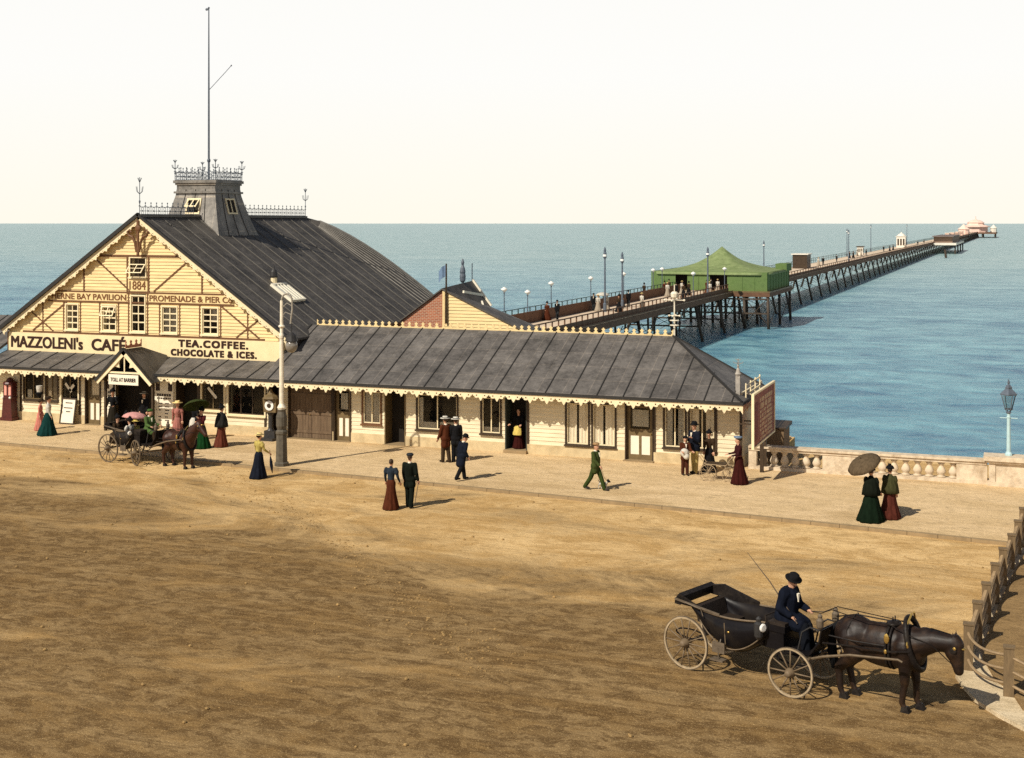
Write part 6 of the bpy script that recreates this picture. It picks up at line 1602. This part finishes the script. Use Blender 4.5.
def carriage(label, loc, yaw, wb, body, rimm, spm, steer=0, s=1.0, hood=True, shaft=2.5, lampm=BRASS):
    """open landau; local origin on the ground below the front axle, x forward"""
    t = thing('carriage', label, 'carriage', loc, yaw); t.scale = (s, s, s)
    rr, fr_, tw = .56, .50, .70
    for sg in (1, -1):
        wheel(t, (-wb, tw * sg, rr), rr, 14, rimm, spm, 0, side=sg); wheel(t, (0 - (math.sin(steer) * tw * sg), math.cos(steer) * tw * sg, fr_), fr_, 12, rimm, spm, steer, side=sg)
    m = MB(); m.tube([(-wb, -tw, rr), (-wb, tw, rr)], .035, 8); m.tube([(math.sin(steer) * tw, -math.cos(steer) * tw, fr_), (-math.sin(steer) * tw, math.cos(steer) * tw, fr_)], .035, 8); m.build('axle', TYRE, t)
    # elliptic springs
    m = MB()
    for x0 in (-wb, 0.0):
        for sg in (1, -1):
            for k in (1, -1): m.tube([(x0 + .38 * math.cos(a), .50 * sg, .70 + k * .10 * math.sin(a)) for a in [math.pi * i / 8 for i in range(9)]], .018, 5)
    m.bar((-wb, 0, .66), (0, 0, .72), .07, .07); m.lathe([(.30, .74), (.32, .76), (.30, .80)], (0, 0, 0), 20)
    m.build('undercarriage', body, t)
    # body: canoe shaped tub lofted along x
    b0, b1 = -wb + .06, -.60; n = 18; L = b1 - b0
    def sec(u):
        x = b0 + L * u; bot = .52 + .72 * abs(u * 1.9 - 1.0) ** 2.0 if u < .53 else .52 + .52 * ((u - .53) / .47) ** 2.0
        return x, min(bot, 1.22), .56 + .06 * math.sin(math.pi * u)
    rim_z = lambda u: 1.33 - .07 * math.sin(math.pi * min(1, u * 1.05))
    m = MB()
    rows = []
    for i in range(n + 1):
        u = i / n; x, bot, hw = sec(u); rz_ = max(rim_z(u), bot + .03); row = []
        for y, z in ((hw, rz_), (hw, bot + (rz_ - bot) * .55), (hw * .92, bot + (rz_ - bot) * .2), (hw * .6, bot), (-hw * .6, bot), (-hw * .92, bot + (rz_ - bot) * .2), (-hw, bot + (rz_ - bot) * .55), (-hw, rz_)): row.append((x, y, z))
        rows.append(row)
    vo = [[m.v(p) for p in r_] for r_ in rows]; vi = [[m.v((p[0], p[1] * .92, p[2] + (.03 if 0 < j < 7 else 0))) for j, p in enumerate(r_)] for r_ in rows]
    for A, B2 in zip(vo, vo[1:]):
        for j in range(7): m.f([A[j], A[j + 1], B2[j + 1], B2[j]])
    for A, B2 in zip(vi, vi[1:]):
        for j in range(7): m.f([A[j], A[j + 1], B2[j + 1], B2[j]])
    for q in (0, 7):
        for i in range(n): m.f([vo[i][q], vo[i + 1][q], vi[i + 1][q], vi[i][q]])
    for e in (0, -1): m.f(vo[e]);
    bd = m.build('body', body, t, True)
    m = MB()
    for sg in (1, -1):
        m.tube([(sec(i / n)[0], sg * (sec(i / n)[2] + .01), max(rim_z(i / n), sec(i / n)[1] + .03) + .01) for i in range(n + 1)], .022, 6)
        m.tube([(sec(i / n)[0], sg * (sec(i / n)[2] * .93 + .012), sec(i / n)[1] + .10) for i in range(2, n)], .013, 5)
        m.tube([(b0 + L * .47, sg * (.62), 1.15), (b0 + L * .48, sg * .60, .70)], .012, 5)
    m.build('beading', WHEELD, bd)
    m = MB(); m.ell((b0 + L * .53, -.635, .98), (.03, .012, .02), 8, 6); m.ell((b0 + L * .53, .635, .98), (.03, .012, .02), 8, 6); m.build('door_handle', BRASS, bd)
    # seats
    m = MB()
    m.box(b0 + .22, b0 + .66, -.48, .48, .86, 1.0); m.hexa([(b0 + .10, -.48, 1.0), (b0 + .24, -.48, 1.0), (b0 + .24, .48, 1.0), (b0 + .10, .48, 1.0)], [(b0 + .04, -.48, 1.33), (b0 + .15, -.48, 1.33), (b0 + .15, .48, 1.33), (b0 + .04, .48, 1.33)])
    m.box(b1 - .50, b1 - .12, -.48, .48, .84, .96); m.build('seat', UPHOL, t)
    if hood:
        # folded leather hood lying back behind the rear seat
        m = MB()
        for k in range(6):
            a = R(4 + k * 6); c, s_ = math.cos(a), math.sin(a); px, pz = b0 + .26, 1.32
            for sg in (1, -1): m.tube([(px, .57 * sg, pz), (px - .60 * c, .60 * sg, pz + .60 * s_ * .55)], .02, 5)
            m.hexa([(px - .52 * c, -.62, pz + .52 * s_ * .55 - .03), (px - .66 * c, -.62, pz + .66 * s_ * .55 - .03), (px - .66 * c, .62, pz + .66 * s_ * .55 - .03), (px - .52 * c, .62, pz + .52 * s_ * .55 - .03)],
                   [(px - .52 * c, -.62, pz + .52 * s_ * .55 + .035), (px - .66 * c, -.62, pz + .66 * s_ * .55 + .035), (px - .66 * c, .62, pz + .66 * s_ * .55 + .035), (px - .52 * c, .62, pz + .52 * s_ * .55 + .035)])
        # sloping leather sides rising over the far rear corner
        m.hexa([(b0 - .35, .50, 1.34), (b0 + .30, .54, 1.28), (b0 + .30, .60, 1.28), (b0 - .35, .60, 1.34)], [(b0 - .30, .50, 1.50), (b0 + .10, .54, 1.58), (b0 + .10, .60, 1.58), (b0 - .30, .60, 1.50)])
        m.hexa([(b0 + .302, .53, 1.28), (b0 + .95, .60, 1.24), (b0 + .95, .64, 1.24), (b0 + .302, .60, 1.28)], [(b0 + .102, .53, 1.57), (b0 + .95, .60, 1.34), (b0 + .95, .64, 1.34), (b0 + .102, .60, 1.57)])
        hd = m.build('folded_hood', LEATHER, t)
        m = MB()
        for sg in (1, -1): m.bar((b0 - .38, .64 * sg, 1.43), (b0 + .75, .64 * sg, 1.30), .03, .04); m.tube([(b0 - .1, .66 * sg, 1.40), (b0 + .3, .67 * sg, 1.34), (b0 + .35, .66 * sg, 1.2)], .014, 5)
        m.build('hood_iron', TYRE, hd)
    # driver's box
    m = MB()
    m.box(-.66, -.22, -.46, .46, 1.16, 1.28); m.hexa([(-.70, -.44, .80), (-.25, -.44, .80), (-.25, .44, .80), (-.70, .44, .80)], [(-.66, -.44, 1.16), (-.26, -.44, 1.16), (-.26, .44, 1.16), (-.66, .44, 1.16)])
    m.build('box_seat', body, t)
    m = MB(); m.tube([(-.66, -.45, 1.30), (-.68, -.45, 1.44), (-.68, .45, 1.44), (-.66, .45, 1.30)], .016, 5); m.box(-.64, -.24, -.42, .42, 1.28, 1.34); m.build('box_cushion', UPHOL, t)
    m = MB(); m.hexa([(-.28, -.40, .78), (.28, -.36, .80), (.28, .36, .80), (-.28, .40, .78)], [(-.28, -.40, .82), (.28, -.36, .84), (.28, .36, .84), (-.28, .40, .82)]); m.hexa([(.26, -.36, .82), (.30, -.36, .82), (.30, .36, .82), (.26, .36, .82)], [(.46, -.36, 1.10), (.50, -.36, 1.10), (.50, .36, 1.10), (.46, .36, 1.10)])
    m.bar((-.1, -.3, .8), (.0, -.3, .70), .05, .08); m.build('footboard', body, t)
    m = MB()
    for sg in (1, -1): m.tube([(.02, .36 * sg, .84), (.12, .36 * sg, 1.25), (.30, .36 * sg, 1.38), (.52, .36 * sg, 1.36)], .018, 5)
    m.tube([(.5, -.36, 1.36), (.5, .36, 1.36)], .018, 5); m.build('dash_rail', IRON, t)
    m = MB(); m.hexa([(.47, -.36, 1.08), (.50, -.36, 1.08), (.50, .36, 1.08), (.47, .36, 1.08)], [(.53, -.36, 1.37), (.56, -.36, 1.37), (.56, .36, 1.37), (.53, .36, 1.37)]); m.build('dash_board', LEATHER, t)
    for sg in (1, -1): m = MB(); m.lathe([(.03, 1.36), (.07, 1.42), (.075, 1.55), (.04, 1.6), (.05, 1.64), (.02, 1.68)], (.50, .32 * sg, 0), 10); m.build('dash_lamp', TYRE, t)
    for sg in (1, -1):
        m = MB(); c = (-.74, .60 * sg, 1.18); m.lathe([(.05, -.20), (.09, -.14), (.10, .0), (.10, .12), (.05, .16), (.06, .22), (.02, .26)], c, 10); ld = m.build('carriage_lamp', IRON, t)
        m = MB(); m.lathe([(.085, 0), (.085, .03), (.06, .045)], (c[0] + .09, c[1], c[2] + .05), 14, (1, -.25 * -sg, 0)); m.build('lens', WHITE, ld)
    m = MB(); sx0 = .12
    for sg in (1, -1): m.tube([(sx0, .26 * sg, .66), (.6, .36 * sg, .86), (1.2, .43 * sg, 1.04), (shaft, .40 * sg, 1.16), (shaft + .1, .42 * sg, 1.14)], [.028, .027, .025, .022, .02], 6)
    m.tube([(.28, -.42, .74), (.28, .42, .74)], .03, 6); m.tube([(.05, -.2, .72), (.5, .30, .80)], .016, 5); m.tube([(.05, .2, .72), (.5, -.30, .80)], .016, 5)
    m.build('shaft', WHEELD if rimm is WHEELM else WHEELD, t)
    m = MB(); m.bar((-wb + .65, -.66, .62), (-wb + .95, -.66, .62), .03, .22); m.tube([(-wb + .8, -.5, .9), (-wb + .8, -.66, .62)], .015, 5); m.tube([(-wb + .8, .5, .9), (-wb + .8, .66, .62)], .015, 5); m.box(-wb + .64, -wb + .96, -.76, -.58, .36, .39); m.tube([(-wb + .8, -.67, .62), (-wb + .8, -.67, .39)], .015, 5); m.build('step_plate', TYRE, t)
    return t
CY = R(-21); SPOKEM = mat('dusty_spokes', (.17, .12, .07), .6, .3, 8, dirt=(.12, .08, .05), dscale=5)
carriage('empty black open carriage with dusty white wheels in the foreground', (-4.03, 27.2, 0), CY, 2.47, COACH, WHEELM, SPOKEM, R(4), shaft=2.2)
HY = R(-17)
horse('dark bay horse with lowered head harnessed to the foreground carriage', (-2.46, 26.85, 0), HY, 1.12, BAYD, BLACKC, False, ((.05, .05), (-.10, -.06)))
def loc2(o, yaw, x, y, z): return (o[0] + x * math.cos(yaw) - y * math.sin(yaw), o[1] + x * math.sin(yaw) + y * math.cos(yaw), z)
r_, J = person('coachman in navy coat and black bowler seated on the foreground carriage box', loc2((-4.03, 27.2), CY, -.46, 0, 0), CY, 1.86, 'm', coat=cloth((.010, .013, .024)), lower=cloth((.012, .014, .02)), hat='bowler', sit=1.38, legs=((72, 62), (76, 66)), arms=((16, 10, 62), (-8, 22, 66)), lean=8, nod=1.1, headyaw=-18, moustache=True, bulk=1.38)
HN = J['hands']
m = MB(); a = HN[1]; c = Vector(loc2((-4.03, 27.2), CY, -1.35, -.05, 2.55)); mid = a.lerp(c, .5) + Vector((0, 0, .06)); m.tube([a - (c - a) * .08, mid, c], [.015, .011, .005], 6)
wh = m.build('whip', DKBROWN); tag(wh, 'long thin whip held by the coachman', 'whip')
# reins in the coachman's hand run to the saddle
hs_w = Matrix.Translation(Vector((-2.46, 26.85, 0))) @ Matrix.Rotation(HY, 4, 'Z')
m = MB()
for sg in (1, -1):
    e_ = hs_w @ (Vector((-.92, .12 * sg, 1.52)) * 1.12); m.tube([HN[0], HN[0].lerp(e_, .5) - Vector((0, 0, .06)), e_], .008, 5)
tag(m.build('reins', LEATHER), 'leather reins from the coachman to the dark bay horse', 'reins')
m = MB(); q = loc2((-4.03, 27.2), CY, -.14, -.19, 1.5); m.ell(q, (.02, .02, .02), 8, 6)
m.build('medal', BRASS, r_, True) if False else m.bm.free()

# waiting carriage with passengers
CO = (-31.85, 43.3); C2 = R(-10)
carriage('dark open carriage full of passengers waiting before the cafe porch', CO + (0,), C2, 1.75, LEATHER, WHEELD, WHEELD, R(-22), shaft=1.9)
horse('red-brown bay horse with raised head harnessed to the waiting carriage', loc2(CO, C2, 1.5, -.02, 0), R(-14), .98, BAYR, BLACKC, True, ((.04, .10), (-.06, -.10)))
r_, J = person('driver in green jacket and green cap on the waiting carriage box', loc2(CO, C2, -.38, .12, 0), C2, 1.66, 'm', coat=cloth((.10, .17, .05)), lower=BROWNC, hat='cap', hatm=cloth((.07, .15, .04)), sit=1.30, legs=((72, 62), (76, 66)), arms=((20, 8, 60), (20, 8, 60)), lean=6)
m = MB()
hs_w = Matrix.Translation(Vector(loc2(CO, C2, 1.5, -.02, 0))) @ Matrix.Rotation(R(-14), 4, 'Z')
for sg, k in ((1, 0), (-1, 1)):
    e_ = hs_w @ (Vector((-.92, .12 * sg, 1.52)) * .98); m.tube([J['hands'][k], J['hands'][k].lerp(e_, .5) - Vector((0, 0, .05)), e_], .008, 5)
tag(m.build('reins', LEATHER), 'reins from the green capped driver to the red-brown horse', 'reins')
r_, J = person('seated passenger in dark dress holding a pink parasol in the waiting carriage', loc2(CO, C2, -1.75, .24, 0), C2, 1.6, 'w', coat=BLACKC, lower=BROWNC, hat='bonnet', sit=1.05, legs=((80, 75), (80, 75)), arms=((30, 8, 100), (20, 8, 60)))
parasol('pink parasol open above the rear seat of the waiting carriage', J['hands'][0], J['hands'][0] + Vector((.02, .05, .42)), .52, cloth((.85, .42, .38)))
person('child in yellow dress and hat seated mid carriage among the passengers', loc2(CO, C2, -1.05, .1, 0), C2 + R(180), 1.2, 'w', coat=YELC, lower=YELC, hat='wide', hatm=YELC, sit=1.02, legs=((80, 75), (80, 75)))
person('passenger in brown coat seated nearest the rear wheel of the waiting carriage', loc2(CO, C2, -1.72, -.26, 0), C2, 1.55, 'w', coat=BROWNC, lower=BROWNC, hat='bonnet', sit=1.02, legs=((80, 75), (80, 75)), arms=((20, 8, 60), (20, 8, 60)))
person('passenger in white shawl seated facing backwards in the waiting carriage', loc2(CO, C2, -1.0, -.26, 0), C2 + R(180), 1.5, 'w', coat=WHITEC, lower=SLATEC, hat='bonnet', sit=1.0, legs=((80, 75), (80, 75)), arms=((20, 8, 60), (20, 8, 60)))

# ------------------------------------------------------------------ little figures on the pier
protos = {}
def pier_person(kind, x, y, label, group):
    yaw = R(random.choice((75, 90, 100, -90, -80, 60)))
    if kind not in protos:
        kw = dict(low=True)
        if kind == 'dark_lady': r_, _ = person(label, (x, y, DZ), yaw, 1.65, 'w', coat=BROWNC, lower=BLACKC, hat='bonnet', **kw)
        elif kind == 'man': r_, _ = person(label, (x, y, DZ), yaw, 1.72, 'm', coat=BLACKC, lower=SLATEC, hat='bowler', legs=((8, 3), (-8, 5)), **kw)
        elif kind == 'light_lady': r_, _ = person(label, (x, y, DZ), yaw, 1.62, 'w', coat=WHITEC, lower=cloth((.5, .42, .32)), hat='boater', hatm=STRAW, **kw)
        elif kind == 'brown_lady': r_, _ = person(label, (x, y, DZ), yaw, 1.64, 'w', coat=RBROWN, lower=RUST, hat='bonnet', **kw)
        protos[kind] = r_; r_['group'] = group
        return r_
    c = copy_tree(protos[kind]); c.location = (x, y, DZ); c.rotation_euler = (0, 0, yaw); c['label'] = label; c['group'] = group
    return c
G1 = 'strollers between the shop roof and the green pavilion'; G2 = 'visitors at the entrance of the green pavilion'; G3 = 'distant strollers beyond the green pavilion'
for k, x, y, lab in (('brown_lady', -40.1, 113.2, 'red-brown dressed woman of the strolling couple nearest on the pier'), ('man', -39.6, 114.6, 'dark suited man of the strolling couple nearest on the pier'),
                     ('man', -40.0, 127.0, 'dark man beside the white parasol on the pier deck'), ('light_lady', -39.4, 126.6, 'pale dressed woman left of the white parasol on the pier'), ('light_lady', -38.8, 127.6, 'pale dressed woman under the white parasol on the pier'),
                     ('dark_lady', -38.9, 133.4, 'dark dressed woman of the pair beside the left tall lamp mast'), ('man', -38.4, 134.2, 'dark man of the pair beside the left tall lamp mast'), ('dark_lady', -37.2, 126.5, 'dark dressed woman behind the railing right of the pale pair'), ('light_lady', -36.2, 131.5, 'pale yellow dressed woman at the railing by the right tall mast')):
    pier_person(k, x, y, lab, G1)
parasol('small white parasol among the strollers on the pier', (-39.1, 127.2, 1.7), (-39.1, 127.2, 2.5), .75, WHITEC)
rnd = random.Random(12); kinds = ['dark_lady', 'man', 'light_lady', 'brown_lady']
desc = {'dark_lady': 'dark dressed woman', 'man': 'dark suited man', 'light_lady': 'pale dressed woman', 'brown_lady': 'red-brown dressed woman'}
spots = [(-41.3, 163), (-40.6, 158), (-39.6, 155.5), (-39.0, 160.5), (-38.2, 154.2), (-37.6, 158.2), (-37.0, 153), (-36.4, 163), (-35.9, 167), (-35.4, 160), (-36.9, 167.5), (-41.7, 152.5)]
for i, (x, y) in enumerate(spots):
    k = kinds[(i * 7 + i // 3) % 4]; pier_person(k, x, y, desc[k] + ' in the small crowd before the green pavilion', G2)
far_ = [(-40.2, 262), (-39.2, 268), (-39.0, 281), (-38.3, 283), (-38, 303), (-39.5, 340), (-39, 344), (-40, 362), (-39.2, 364), (-38.1, 366), (-38.9, 425), (-37.6, 431), (-38, 448), (-37.2, 486), (-36.4, 530), (-36.8, 545), (-37.3, 590)]
for i, (x, y) in enumerate(far_):
    k = kinds[(i * 5 + i // 2) % 3]; pier_person(k, x, y, desc[k] + ' far off on the pier deck beyond the green pavilion', G3)
